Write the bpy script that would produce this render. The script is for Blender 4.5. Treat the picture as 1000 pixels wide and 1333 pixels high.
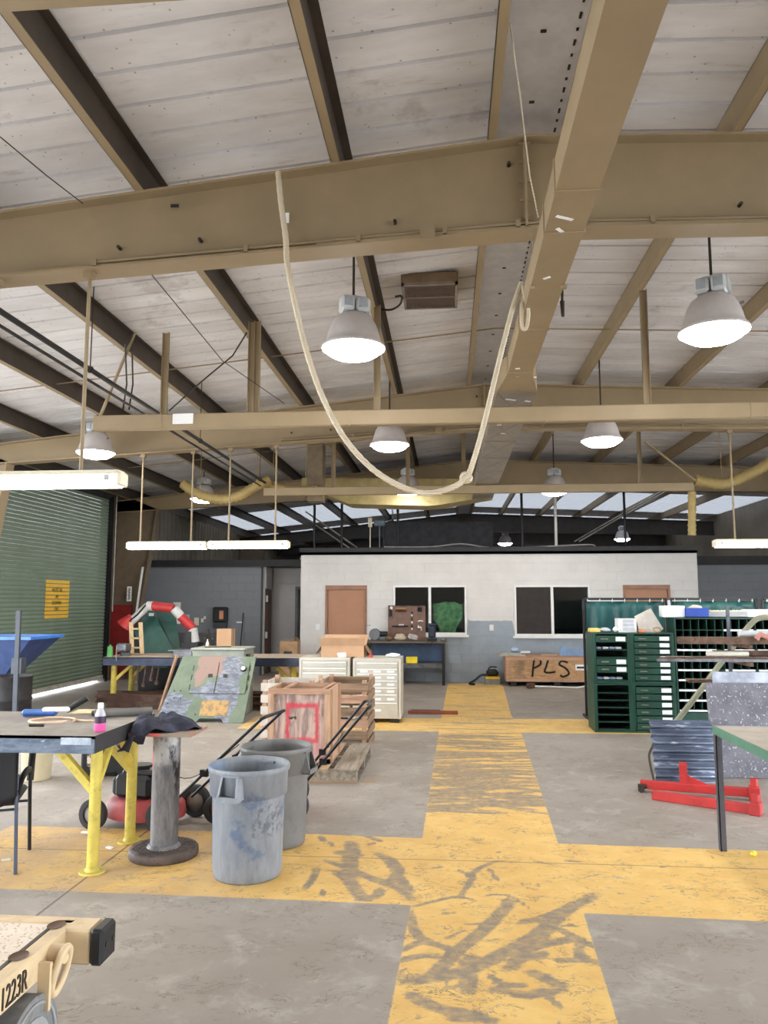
import bpy, bmesh, math, random
import numpy as np
from mathutils import Matrix, Vector
random.seed(7)
for o in list(bpy.data.objects): bpy.data.objects.remove(o)
SC = bpy.context.scene
COL = SC.collection
PI = math.pi

# ------------------------------------------------------------------ camera
CAM_H, FPX, CX, CY = 1.78, 1000.0, 500.0, 666.5
PITCH = math.atan(.1165)
YAW = math.atan(-.084 * math.cos(PITCH))
_sy, _cy, _sp, _cp = math.sin(YAW), math.cos(YAW), math.sin(PITCH), math.cos(PITCH)
_F = Vector((_sy * _cp, _cy * _cp, _sp)); _R = Vector((_cy, -_sy, 0)); _U = Vector((-_sy * _sp, -_cy * _sp, _cp))
cam = bpy.data.cameras.new('camera'); camo = bpy.data.objects.new('camera', cam); COL.objects.link(camo)
cam.sensor_fit = 'HORIZONTAL'; cam.sensor_width = 36.0; cam.lens = 36.0 * FPX / 1000.0
cam.clip_start = .05; cam.clip_end = 300
camo.matrix_world = Matrix(((_R.x, _U.x, -_F.x, 0), (_R.y, _U.y, -_F.y, 0), (_R.z, _U.z, -_F.z, CAM_H), (0, 0, 0, 1)))
SC.camera = camo

# ------------------------------------------------------------------ world, light, exposure
SC.view_settings.view_transform = 'Standard'; SC.view_settings.look = 'None'
SC.view_settings.gamma = 1.0; SC.view_settings.use_curve_mapping = False
SC.view_settings.exposure = 0.68
SKY = 8.0
LAMP = 34.0
TUBE = 20.0
W = bpy.data.worlds.new('daylight'); SC.world = W; W.use_nodes = True
W.node_tree.nodes['Background'].inputs[0].default_value = (.90, .95, 1.0, 1)
W.node_tree.nodes['Background'].inputs[1].default_value = SKY

def P(x, y, X=None, Y=None, Z=None):
    """point of the place seen at photo pixel (x, y) on the plane X=, Y= or Z="""
    d = _F + _R * ((x - CX) / FPX) - _U * ((y - CY) / FPX)
    if Y is not None: t = Y / d.y
    elif X is not None: t = X / d.x
    else: t = (Z - CAM_H) / d.z
    return Vector((d.x * t, d.y * t, CAM_H + d.z * t))

# ------------------------------------------------------------------ materials
def lin(c):
    def f(v):
        v /= 255.0
        return v / 12.92 if v <= .04045 else ((v + .055) / 1.055) ** 2.4
    return (f(c[0]), f(c[1]), f(c[2]), 1)
MATS = {}
class NB:
    def __init__(s, name):
        s.m = bpy.data.materials.new(name); s.m.use_nodes = True
        s.t = s.m.node_tree; s.b = s.t.nodes['Principled BSDF']; s.out = s.t.nodes['Material Output']
        MATS[name] = s.m
    def n(s, t, **k):
        nd = s.t.nodes.new(t)
        for a, b in k.items(): setattr(nd, a, b)
        return nd
    def _in(s, sock, v):
        if hasattr(v, 'is_linked') or isinstance(v, bpy.types.NodeSocket): s.t.links.new(v, sock)
        elif isinstance(v, (tuple, list)):
            sock.default_value = v if len(v) == len(sock.default_value) else tuple(v)[:len(sock.default_value)]
        else: sock.default_value = v
    def math(s, op, a, b=0.0, clamp=False):
        nd = s.n('ShaderNodeMath', operation=op); nd.use_clamp = clamp
        s._in(nd.inputs[0], a); s._in(nd.inputs[1], b); return nd.outputs[0]
    def obj(s): return s.n('ShaderNodeTexCoord').outputs['Object']
    def pos(s): return s.n('ShaderNodeNewGeometry').outputs['Position']
    def sep(s, v):
        nd = s.n('ShaderNodeSeparateXYZ'); s._in(nd.inputs[0], v); return nd.outputs
    def scale(s, v, sc, off=(0, 0, 0)):
        nd = s.n('ShaderNodeMapping'); s._in(nd.inputs[0], v); nd.inputs['Scale'].default_value = sc; nd.inputs['Location'].default_value = off
        return nd.outputs[0]
    def noise(s, v, sc, det=4, rough=.6, dist=0.0):
        nd = s.n('ShaderNodeTexNoise'); s._in(nd.inputs['Vector'], v); nd.inputs['Scale'].default_value = sc
        nd.inputs['Detail'].default_value = det; nd.inputs['Roughness'].default_value = rough; nd.inputs['Distortion'].default_value = dist
        return nd.outputs[0]
    def vor(s, v, sc):
        nd = s.n('ShaderNodeTexVoronoi'); s._in(nd.inputs['Vector'], v); nd.inputs['Scale'].default_value = sc; return nd.outputs['Distance']
    def wave(s, v, sc, dist=2, det=2, axis='X'):
        nd = s.n('ShaderNodeTexWave', bands_direction=axis); s._in(nd.inputs['Vector'], v); nd.inputs['Scale'].default_value = sc
        nd.inputs['Distortion'].default_value = dist; nd.inputs['Detail'].default_value = det; return nd.outputs['Fac']
    def step(s, v, a, b):
        nd = s.n('ShaderNodeMapRange', interpolation_type='SMOOTHSTEP'); s._in(nd.inputs[0], v); nd.inputs[1].default_value = a; nd.inputs[2].default_value = b
        return nd.outputs[0]
    def mix(s, f, a, b):
        nd = s.n('ShaderNodeMix', data_type='RGBA'); s._in(nd.inputs[0], f)
        s._in(nd.inputs[6], a if not isinstance(a, tuple) or len(a) == 4 else lin(a)); s._in(nd.inputs[7], b if not isinstance(b, tuple) or len(b) == 4 else lin(b))
        return nd.outputs[2]
    def box(s, v, x0, x1, y0, y1, e=.01):
        x, y, _ = s.sep(v)
        a = s.math('MULTIPLY', s.step(x, x0 - e, x0 + e), s.math('SUBTRACT', 1, s.step(x, x1 - e, x1 + e)))
        b = s.math('MULTIPLY', s.step(y, y0 - e, y0 + e), s.math('SUBTRACT', 1, s.step(y, y1 - e, y1 + e)))
        return s.math('MULTIPLY', a, b)
    def bump(s, h, st=.3, d=.01):
        nd = s.n('ShaderNodeBump'); s._in(nd.inputs['Height'], h); nd.inputs['Strength'].default_value = st; nd.inputs['Distance'].default_value = d
        s.t.links.new(nd.outputs[0], s.b.inputs['Normal'])
    def done(s, col, rough=.6, metal=0.0, spec=None):
        s._in(s.b.inputs['Base Color'], col if not isinstance(col, tuple) or len(col) == 4 else lin(col))
        s._in(s.b.inputs['Roughness'], rough); s._in(s.b.inputs['Metallic'], metal)
        if spec is not None: s.b.inputs['Specular IOR Level'].default_value = spec
        return s.m
def M(name, col, rough=.6, metal=0.0, var=.12, sc=6, bump=0, dirt=None, damt=.5, stretch=(1, 1, 1), spec=None):
    """plain painted / bare surface: colour with cloudy variation, optional worn patches of a second colour"""
    if name in MATS: return MATS[name]
    b = NB(name); v = b.scale(b.obj(), stretch); f = b.noise(v, sc, 5)
    c = lin(col); d = tuple(max(0, x * (1 - var * 1.6)) for x in c[:3]) + (1,); l = tuple(min(1, x * (1 + var)) for x in c[:3]) + (1,)
    k = b.mix(b.step(f, .3, .7), d, l)
    if dirt: k = b.mix(b.math('MULTIPLY', b.step(b.noise(v, sc * 1.7, 6, .7), .52, .68), damt), k, dirt)
    if bump: b.bump(b.noise(v, sc * 6, 4), bump)
    return b.done(k, rough, metal, spec)
def EM(name, col, st):
    b = NB(name); b.done(col, .4); b.b.inputs['Emission Color'].default_value = lin(col); b.b.inputs['Emission Strength'].default_value = st
    return b.m
def WOOD(name, c1, c2, axis='X', sc=5, rough=.75):
    b = NB(name); st = {'X': (.25, 4, 4), 'Y': (4, .25, 4), 'Z': (4, 4, .25)}[axis]
    v = b.scale(b.obj(), st); f = b.noise(v, sc, 6, .65, .6)
    k = b.mix(b.step(f, .32, .68), c1, c2); k = b.mix(b.math('MULTIPLY', b.step(b.noise(b.obj(), 3, 4), .5, .75), .35), k, tuple(int(x * .6) for x in c1))
    b.bump(f, .25); return b.done(k, rough)

TAN = (150, 132, 104)
m_tan = M('tan_paint', TAN, .55, var=.06, sc=2)
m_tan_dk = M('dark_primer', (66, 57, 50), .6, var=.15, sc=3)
m_roof = None
def _roof():
    b = NB('white_roof_sheet'); v = b.pos()
    f = b.noise(b.scale(v, (.6, 2.2, 1)), 1.2, 5); k = b.mix(b.step(f, .35, .7), (214, 213, 217), (236, 236, 241))
    st = b.noise(b.scale(v, (1, 5, 1)), 2.2, 6, .75); k = b.mix(b.math('MULTIPLY', b.step(st, .56, .72), .38), k, (150, 140, 136))
    sp = b.vor(v, 13); k = b.mix(b.math('MULTIPLY', b.math('MULTIPLY', b.math('SUBTRACT', 1, b.step(sp, .07, .13)), b.step(b.noise(v, 2.5, 2), .42, .5)), .6), k, (116, 108, 106))
    k = b.mix(b.math('MULTIPLY', b.step(b.noise(v, .9, 6, .7), .60, .70), .35), k, (128, 112, 104))
    return b.done(k, .5)
m_roof = _roof()
m_slab = M('roof_outside', (150, 150, 150), .7)
m_black = M('black_plastic', (26, 27, 30), .5, var=.2)
m_blackmetal = M('black_steel', (36, 36, 40), .45, .3, var=.2)
m_dark = M('dark_fascia', (38, 38, 42), .6, var=.15)
m_darkgrey = M('dark_grey_duct', (58, 58, 63), .6, var=.2)
m_white = M('white_paint', (228, 228, 226), .5, var=.04)
m_paper = M('paper', (236, 238, 240), .8, var=.03)
m_grey = M('grey_metal', (150, 150, 152), .4, .6, var=.1)
m_steel = M('bare_steel', (120, 122, 126), .38, .8, var=.2, dirt=(80, 70, 62), damt=.5)
m_rust = M('rusty_steel', (112, 88, 74), .7, .3, var=.25, sc=9, dirt=(70, 56, 50), damt=.7)
m_brownsteel = M('brown_primer_steel', (92, 62, 48), .65, .1, var=.25, sc=4)
m_yellow = M('yellow_paint', (216, 196, 90), .5, var=.1, sc=7, dirt=(150, 128, 58), damt=.5)
m_red = M('red_paint', (188, 48, 46), .5, var=.12, sc=6)
m_mowred = M('faded_red_deck', (158, 62, 62), .6, var=.2, dirt=(120, 84, 80), damt=.5)
m_rope = None
def _rope():
    b = NB('rope_fibre'); w = b.wave(b.scale(b.obj(), (1, 1, 1)), 28, 1, 1, 'Z'); b.bump(w, .5, .004)
    return b.done(b.mix(w, (196, 182, 158), (226, 214, 192)), .85)
m_rope = _rope()
m_shade = M('lamp_aluminium', (198, 192, 192), .5, .0, var=.05)
m_lens = EM('lamp_lens', (255, 252, 246), LAMP)
m_tube = EM('fluorescent_lens', (255, 247, 226), TUBE)
m_cream = M('cream_fixture', (226, 218, 196), .5, var=.05)
m_card = M('cardboard', (186, 150, 118), .85, var=.08, sc=3)
m_cabinet = M('beige_cabinet', (192, 188, 176), .5, var=.04)
m_green = M('green_enamel', (27, 68, 55), .42, var=.15, sc=3)
m_greendk = M('dark_green_inside', (14, 34, 30), .6, var=.2)
m_curtain = None
def _curt():
    b = NB('green_vinyl_curtain'); v = b.obj(); f = b.noise(b.scale(v, (1.5, 1.5, .8)), 2.5, 4, .55, .8)
    b.bump(f, .5, .05); k = b.mix(b.step(f, .3, .7), (14, 66, 68), (24, 86, 86)); return b.done(k, .45)
m_curtain = _curt()
m_bolt = M('bolt_dark', (60, 54, 48), .5, .4)
m_doortan = M('brown_door_paint', (170, 122, 92), .5, var=.05, sc=2)
m_rubber = M('grey_rubber', (122, 122, 122), .8, var=.12, sc=14, dirt=(88, 86, 84), damt=.5)
m_desert = M('desert_tan_paint', (214, 190, 152), .6, var=.06, sc=5, dirt=(170, 140, 104), damt=.4)
m_blockcream = M('cream_plastic', (214, 202, 168), .5, var=.05)
m_bluebin = M('blue_plastic', (28, 70, 168), .4, var=.1)
m_navy = None
def _cloth():
    b = NB('navy_cloth'); f = b.noise(b.obj(), 14, 5); b.bump(f, .5, .02); return b.done(b.mix(b.step(f, .3, .7), (34, 35, 48), (60, 62, 80)), .9)
m_navy = _cloth()
m_glass = None
def _glass():
    b = NB('window_glass'); t = b.t; t.nodes.remove(b.b)
    tr = b.n('ShaderNodeBsdfTransparent'); tr.inputs[0].default_value = (.8, .83, .84, 1)
    gl = b.n('ShaderNodeBsdfGlossy'); gl.inputs['Roughness'].default_value = .03
    fr = b.n('ShaderNodeFresnel'); fr.inputs[0].default_value = 1.5
    mx = b.n('ShaderNodeMixShader'); t.links.new(fr.outputs[0], mx.inputs[0]); t.links.new(tr.outputs[0], mx.inputs[1]); t.links.new(gl.outputs[0], mx.inputs[2])
    t.links.new(mx.outputs[0], b.out.inputs[0]); return b.m
m_glass = _glass()
def _transl():
    b = NB('translucent_roof_sheet'); t = b.t; t.nodes.remove(b.b)
    tr = b.n('ShaderNodeBsdfTranslucent'); tr.inputs[0].default_value = (.085, .088, .094, 1); df = b.n('ShaderNodeBsdfDiffuse'); df.inputs[0].default_value = (.3, .3, .31, 1)
    mx = b.n('ShaderNodeMixShader'); mx.inputs[0].default_value = .4
    t.links.new(tr.outputs[0], mx.inputs[1]); t.links.new(df.outputs[0], mx.inputs[2]); t.links.new(mx.outputs[0], b.out.inputs[0]); return b.m
m_transl = _transl()

# ------------------------------------------------------------------ mesh builder
def RT(loc=(0, 0, 0), rx=0, ry=0, rz=0):
    return Matrix.Translation(Vector(loc)) @ Matrix.Rotation(rz, 4, 'Z') @ Matrix.Rotation(ry, 4, 'Y') @ Matrix.Rotation(rx, 4, 'X')
class MB:
    def __init__(s): s.v = []; s.f = []; s.mi = []; s.sm = []
    def add(s, vs, fs, mi=0, smooth=False, mat=None):
        o = len(s.v)
        for p in vs:
            p = Vector(p); s.v.append(mat @ p if mat else p)
        for f in fs: s.f.append([o + i for i in f]); s.mi.append(mi); s.sm.append(smooth)
        return s
    def box(s, c, d, mi=0, mat=None, bev=0.0):
        x, y, z = c; a, b, e = d[0] / 2, d[1] / 2, d[2] / 2
        if bev > 0:
            bm = bmesh.new(); bmesh.ops.create_cube(bm, size=1)
            for v in bm.verts: v.co = Vector((x + v.co.x * d[0], y + v.co.y * d[1], z + v.co.z * d[2]))
            bmesh.ops.bevel(bm, geom=list(bm.edges), offset=min(bev, .45 * min(d)), segments=1, affect='EDGES')
            bm.verts.index_update(); s.add([v.co.copy() for v in bm.verts], [[v.index for v in f.verts] for f in bm.faces], mi, False, mat); bm.free(); return s
        vs = [(x + i * a, y + j * b, z + k * e) for i in (-1, 1) for j in (-1, 1) for k in (-1, 1)]
        return s.add(vs, [(0, 1, 3, 2), (4, 6, 7, 5), (0, 4, 5, 1), (2, 3, 7, 6), (0, 2, 6, 4), (1, 5, 7, 3)], mi, False, mat)
    def bb(s, x0, x1, y0, y1, z0, z1, mi=0, mat=None, bev=0.0):
        return s.box(((x0 + x1) / 2, (y0 + y1) / 2, (z0 + z1) / 2), (abs(x1 - x0), abs(y1 - y0), abs(z1 - z0)), mi, mat, bev)
    def cyl(s, p0, p1, r, r2=None, n=12, cap=True, mi=0, mat=None):
        r2 = r if r2 is None else r2
        p0, p1 = Vector(p0), Vector(p1); d = (p1 - p0).normalized()
        u = d.orthogonal().normalized(); w = d.cross(u)
        vs = [p + (u * math.cos(2 * PI * i / n) + w * math.sin(2 * PI * i / n)) * q for p, q in ((p0, r), (p1, r2)) for i in range(n)]
        s.add(vs, [(i, (i + 1) % n, n + (i + 1) % n, n + i) for i in range(n)], mi, True, mat)
        if cap: s.add(vs, [tuple(range(n - 1, -1, -1)), tuple(range(n, 2 * n))], mi, False, mat)
        return s
    def tube(s, pts, r, n=8, mi=0, mat=None, ribs=0):
        pts = [Vector(p) for p in pts]; rings = []; u = None
        for i, p in enumerate(pts):
            d = (pts[min(i + 1, len(pts) - 1)] - pts[max(i - 1, 0)]).normalized()
            if u is None: u = d.orthogonal().normalized()
            else: u = (u - d * u.dot(d)).normalized()
            w = d.cross(u); q = r * (1 + (ribs if i % 2 else 0))
            rings.append([p + (u * math.cos(2 * PI * k / n) + w * math.sin(2 * PI * k / n)) * q for k in range(n)])
        vs = [v for g in rings for v in g]
        fs = [(i * n + k, i * n + (k + 1) % n, (i + 1) * n + (k + 1) % n, (i + 1) * n + k) for i in range(len(pts) - 1) for k in range(n)]
        s.add(vs, fs, mi, True, mat); L = len(vs)
        s.add(vs, [tuple(range(n - 1, -1, -1)), tuple(range(L - n, L))], mi, False, mat); return s
    def bar(s, p0, p1, w, h, mi=0, up=(0, 0, 1), mat=None):
        p0, p1 = Vector(p0), Vector(p1); d = (p1 - p0).normalized(); up = Vector(up)
        if abs(d.dot(up)) > .98: up = Vector((0, 1, 0))
        sx = d.cross(up).normalized() * (w / 2); uz = sx.cross(d).normalized() * (h / 2)
        vs = [p + a * sx + b * uz for p in (p0, p1) for a, b in ((-1, -1), (1, -1), (1, 1), (-1, 1))]
        return s.add(vs, [(0, 1, 2, 3), (7, 6, 5, 4), (0, 4, 5, 1), (1, 5, 6, 2), (2, 6, 7, 3), (3, 7, 4, 0)], mi, False, mat)
    def lathe(s, prof, n=24, mi=0, mat=None, smooth=True):
        vs = [(r * math.cos(2 * PI * i / n), r * math.sin(2 * PI * i / n), z) for r, z in prof for i in range(n)]
        fs = [(j * n + i, j * n + (i + 1) % n, (j + 1) * n + (i + 1) % n, (j + 1) * n + i) for j in range(len(prof) - 1) for i in range(n)]
        return s.add(vs, fs, mi, smooth, mat)
    def prism(s, poly, z0, z1, mi=0, mat=None):
        n = len(poly); vs = [(x, y, z) for z in (z0, z1) for x, y in poly]
        return s.add(vs, [tuple(range(n - 1, -1, -1)), tuple(range(n, 2 * n))] + [(i, (i + 1) % n, n + (i + 1) % n, n + i) for i in range(n)], mi, False, mat)
    def grid(s, fn, nu, nv, mi=0, mat=None, smooth=True):
        vs = [fn(i / nu, j / nv) for j in range(nv + 1) for i in range(nu + 1)]
        return s.add(vs, [(j * (nu + 1) + i, j * (nu + 1) + i + 1, (j + 1) * (nu + 1) + i + 1, (j + 1) * (nu + 1) + i) for j in range(nv) for i in range(nu)], mi, smooth, mat)
    def mesh(s, name, mats):
        me = bpy.data.meshes.new(name); me.from_pydata([tuple(v) for v in s.v], [], s.f)
        for m in (mats if isinstance(mats, (list, tuple)) else [mats]): me.materials.append(m)
        me.polygons.foreach_set('material_index', s.mi); me.polygons.foreach_set('use_smooth', s.sm); me.update(); return me
def link(name, me, parent=None):
    o = bpy.data.objects.new(name, me); COL.objects.link(o)
    if parent: o.parent = parent
    return o
def MW(o):
    m = o.matrix_basis.copy()
    return MW(o.parent) @ m if o.parent else m
def part(name, mb, mats, parent, world=False, label=None, stuff=False):
    """a part of a thing; local coordinates unless world=True"""
    if world:
        inv = MW(parent).inverted(); mb.v = [inv @ v for v in mb.v]
    o = link(name, mb.mesh(name, mats), parent)
    if label: o['label'] = label
    if stuff: o['kind'] = 'stuff'
    return o
def thing(name, label, cat, loc=(0, 0, 0), rz=0.0, group=None):
    o = link(name, None); o.location = loc; o.rotation_euler = (0, 0, rz); o['label'] = label; o['category'] = cat; o.empty_display_size = .1
    if group: o['group'] = group
    return o
def solo(name, mb, mats, label, cat, group=None):
    """a thing that is one mesh, given in world coordinates; origin moved to its base"""
    xs = [v.x for v in mb.v]; ys = [v.y for v in mb.v]; zs = [v.z for v in mb.v]
    c = Vector(((min(xs) + max(xs)) / 2, (min(ys) + max(ys)) / 2, min(zs)))
    mb.v = [v - c for v in mb.v]
    o = link(name, mb.mesh(name, mats)); o.location = c; o['label'] = label; o['category'] = cat
    if group: o['group'] = group
    return o
def struct(name, mb, mats, label=None, parent=None):
    o = link(name, mb.mesh(name, mats), parent); o['kind'] = 'structure'
    if label: o['label'] = label
    return o
def copy_tree(o, parent=None):
    c = o.copy(); COL.objects.link(c); c.parent = parent
    for ch in list(o.children): copy_tree(ch, c)
    return c
def text_mesh(body, size, extrude=.002):
    cu = bpy.data.curves.new('lettering', 'FONT'); cu.body = body; cu.size = size; cu.extrude = extrude; cu.align_x = 'CENTER'; cu.align_y = 'CENTER'
    o = bpy.data.objects.new('lettering', cu); COL.objects.link(o); bpy.context.view_layer.update()
    me = bpy.data.meshes.new_from_object(o.evaluated_get(bpy.context.evaluated_depsgraph_get())); bpy.data.objects.remove(o); return me
def text(body, size, parent, mat, M4, name='lettering'):
    me = text_mesh(body, size); me.materials.clear(); me.materials.append(mat); o = link(name, me, parent); o.matrix_basis = M4; return o
def smooth_path(pts, k=6):
    pts = [Vector(p) for p in pts]; out = []
    for i in range(len(pts) - 1):
        a, b, c, d = pts[max(i - 1, 0)], pts[i], pts[i + 1], pts[min(i + 2, len(pts) - 1)]
        for j in range(k):
            t = j / k; out.append(.5 * ((2 * b) + (c - a) * t + (2 * a - 5 * b + 4 * c - d) * t * t + (3 * b - a - 3 * c + d) * t ** 3))
    out.append(pts[-1]); return out

# ================================================================== STRUCTURE
RIDGE_X, SL_L, SL_R = .60, .102, .042
XL, XR = -7.85, 9.55                 # side walls
Y0, Y1 = -13.5, 36.0                  # front opening, far end wall
FR = [-7.24, -1.06, 5.15, 11.30, 17.48, 28.3, 34.6]   # steel frames
def raft_top(X): return 4.99 - (SL_L if X < RIDGE_X else SL_R) * abs(X - RIDGE_X)
def raft_bot(X): return 4.325 - (.055 if X < RIDGE_X else .02) * abs(X - RIDGE_X)

# ---------------------------------------------------------------- floor
def make_floor():
    gx0, gx1, gy0, gy1, st = -3.5, 3.1, 2.6, 17.45, .025
    nx, ny = int(round((gx1 - gx0) / st)), int(round((gy1 - gy0) / st))
    xs = gx0 + st * np.arange(nx + 1); ys = gy0 + st * np.arange(ny + 1)
    XX, YY = np.meshgrid(xs, ys)
    lx = np.interp(YY, [1, 3.48, 4.75, 6.09, 11.04, 17.1], [-.33, -.274, -.238, -.215, -.146, -.034])
    rx = np.interp(YY, [1, 3.56, 4.72, 6.0, 10.8, 12.6, 16.5], [.63, .70, .755, .79, .97, .97, 1.13])
    lane = (XX > lx) & (XX < rx) & (YY < 17.2)
    cr = (YY > np.interp(XX, [-3.5, -.9, 1.8, 3.1], [4.83, 4.79, 4.70, 4.68])) & (YY < np.interp(XX, [-3.5, -1.1, .8, 2.3], [6.12, 6.10, 6.02, 5.97]))
    cf = (YY > 10.9) & (YY < np.interp(XX, [-1, 3], [12.05, 12.25])) & (XX > -3)
    sm = lambda d: np.clip(d / .05 + .5, 0, 1)
    paint = sm(np.minimum(np.minimum(XX - lx, rx - XX), 17.2 - YY))
    paint = np.maximum(paint, sm(np.minimum(YY - np.interp(XX, [-3.5, -.9, 1.8, 3.1], [4.83, 4.79, 4.70, 4.68]), np.interp(XX, [-3.5, -1.1, .8, 2.3], [6.12, 6.10, 6.02, 5.97]) - YY)))
    paint = np.maximum(paint, sm(np.minimum(np.minimum(YY - 10.9, np.interp(XX, [-1, 3], [12.05, 12.25]) - YY), XX + 3))).astype(np.float32)
    scuff = np.zeros_like(paint)
    rng = np.random.RandomState(11)
    def arc(cx, cy, ang, L, curv, w, a):
        n = max(12, int(L / .02)); t = np.linspace(-.5, .5, n); th = ang + curv * t
        px = cx + np.cumsum(np.cos(th)) * L / n - np.sum(np.cos(th)) * L / n / 2; py = cy + np.cumsum(np.sin(th)) * L / n - np.sum(np.sin(th)) * L / n / 2
        ww = w * (1.3 - (2 * np.abs(t)) ** 4 * .6)
        i0, i1 = np.searchsorted(xs, [px.min() - w * 1.5, px.max() + w * 1.5]); j0, j1 = np.searchsorted(ys, [py.min() - w * 1.5, py.max() + w * 1.5])
        if i1 - i0 < 2 or j1 - j0 < 2: return
        sx, sy = XX[j0:j1, i0:i1], YY[j0:j1, i0:i1]; m = np.zeros_like(sx)
        for k in range(n):
            d = np.hypot(sx - px[k], sy - py[k]); m = np.maximum(m, np.clip((ww[k] - d) / (.8 * w) , 0, 1))
        scuff[j0:j1, i0:i1] = np.maximum(scuff[j0:j1, i0:i1], m * a)
    def many(n, xr, yr, ar, Lr, wr, cvr, amp=(.6, 1)):
        for _ in range(n):
            arc(rng.uniform(*xr), rng.uniform(*yr), rng.uniform(*ar), rng.uniform(*Lr), rng.uniform(*cvr), rng.uniform(*wr), rng.uniform(*amp))
    def ribbon(pts, w, a):
        pp = smooth_path([Vector((p[0], p[1], 0)) for p in pts], 10); n = len(pp)
        px = np.array([p.x for p in pp]); py = np.array([p.y for p in pp]); t = np.linspace(-1, 1, n)
        i0, i1 = np.searchsorted(xs, [px.min() - w * 2, px.max() + w * 2]); j0, j1 = np.searchsorted(ys, [py.min() - w * 2, py.max() + w * 2])
        if i1 - i0 < 2 or j1 - j0 < 2: return
        sx, sy = XX[j0:j1, i0:i1], YY[j0:j1, i0:i1]; m = np.zeros_like(sx)
        for k in range(n): m = np.maximum(m, np.clip((1.35 * w - np.hypot(sx - px[k], sy - py[k])) / (.8 * w), 0, 1) * (1 - .45 * abs(t[k]) ** 4))
        scuff[j0:j1, i0:i1] = np.maximum(scuff[j0:j1, i0:i1], m * a)
    # tyre marks traced as floor positions: (width in cm, points in the photo)
    FORE = [(4.5, (110, 565, 230, 545, 330, 450, 420, 380, 500, 300, 530, 260)), (5, (100, 555, 250, 550, 370, 520, 520, 450, 640, 380, 720, 310, 850, 240)), (5, (370, 600, 370, 540, 380, 470)),
            (4, (450, 480, 560, 450, 680, 420, 780, 405)), (5, (520, 520, 600, 430, 660, 370, 720, 310, 800, 265)), (3.5, (560, 345, 640, 330, 740, 290, 850, 240)), (3, (690, 360, 770, 400, 850, 440)), (3, (780, 410, 790, 470, 860, 495)),
            (3, (700, 485, 780, 485, 860, 495)), (2.5, (450, 540, 500, 575, 590, 580)), (3.5, (470, 590, 580, 615, 650, 605, 730, 595)), (2, (640, 600, 690, 640, 720, 665)), (4, (150, 610, 220, 650, 330, 680, 420, 690)), (3.5, (300, 700, 400, 700, 470, 710)),
            (2, (150, 290, 250, 265, 330, 250, 400, 265)), (3.5, (150, 300, 165, 360, 190, 400, 260, 430)), (3, (120, 450, 200, 420, 290, 440, 330, 480)), (3, (110, 490, 190, 470, 270, 470)), (1.5, (280, 410, 330, 385, 360, 375)), (1.5, (355, 350, 420, 350, 500, 345)),
            (2.5, (340, 250, 380, 190, 400, 150, 480, 115)), (2, (335, 150, 370, 170, 390, 215)), (1.8, (450, 145, 480, 190)), (1.2, (560, 190, 590, 220)), (1.5, (430, 245, 520, 245, 600, 295)), (3, (510, 260, 520, 290)), (1.5, (610, 115, 680, 130)), (2, (730, 115, 790, 120)),
            (1.2, (800, 180, 860, 165)), (3, (0, 180, 70, 200, 150, 240)), (3.5, (30, 90, 90, 130, 120, 180, 160, 230)), (1, (430, 100, 520, 120)), (1.5, (280, 590, 330, 585)), (4, (600, 530, 650, 550, 720, 580)), (3, (430, 500, 480, 490)), (3, (540, 490, 620, 470, 660, 460))]
    for w, q in FORE: ribbon([P(480 + q[i] / 2.857, 1080 + q[i + 1] / 2.857, Z=0) for i in range(0, len(q), 2)], w / 100 * 1.12, 1)
    CROSS = [(4, (410, 220, 520, 255, 620, 300, 740, 345, 830, 380, 900, 440)), (5, (470, 280, 540, 330, 590, 400, 640, 440)), (4, (600, 440, 690, 420, 720, 380)), (6, (550, 115, 560, 170, 545, 230, 560, 320)), (3, (360, 260, 335, 320, 290, 380)), (4.5, (700, 180, 780, 220, 820, 290, 750, 350)),
             (2, (740, 220, 790, 280, 830, 350, 900, 420)), (2, (390, 380, 395, 420)), (2, (430, 110, 450, 140)), (5, (480, 170, 600, 190)), (3, (380, 80, 400, 110)), (3, (640, 80, 720, 110))]
    for w, q in CROSS: ribbon([P(330 + q[i] / 4.348, 1070 + q[i + 1] / 4.348, Z=0) for i in range(0, len(q), 2)], w / 100 * 1.12, 1)
    many(64, (-.2, .85), (6.85, 8.4), (-.5, .5), (.4, 1.1), (.035, .085), (-.8, .8), (.7, 1))          # dense band of marks
    many(70, (-.15, .9), (8.2, 10.6), (-.3, .3), (.4, 1.1), (.03, .07), (-.6, .6), (.7, 1))
    many(34, (-.1, .95), (10.4, 13.6), (-.25, .25), (.5, 1.2), (.02, .045), (-.4, .4), (.55, .9))
    many(30, (0, 1), (13.6, 17), (-.2, .2), (.4, .9), (.02, .05), (-.3, .3), (.5, .8))
    many(110, (-.3, 2.9), (3.4, 6.8), (0, 3.1), (.04, .14), (.012, .026), (-.5, .5), (.5, .9))            # chips and scratches
    many(14, (-3.4, -1.0), (4.9, 6.0), (-.3, .6), (.2, .7), (.03, .08), (-.5, .5), (.3, .6))
    vs = np.zeros(((nx + 1) * (ny + 1), 3), np.float32); vs[:, 0] = XX.ravel(); vs[:, 1] = YY.ravel()
    idx = np.arange((nx + 1) * (ny + 1)).reshape(ny + 1, nx + 1)
    fq = np.stack([idx[:-1, :-1], idx[:-1, 1:], idx[1:, 1:], idx[1:, :-1]], -1).reshape(-1, 4)
    ext = np.array([[XL, Y0, 0], [XR, Y0, 0], [XR, Y1, 0], [XL, Y1, 0], [gx0, gy0, 0], [gx1, gy0, 0], [gx1, gy1, 0], [gx0, gy1, 0]], np.float32)
    b = len(vs); exf = np.array([[0, 1, 5, 4], [1, 2, 6, 5], [2, 3, 7, 6], [3, 0, 4, 7]]) + b
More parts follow.
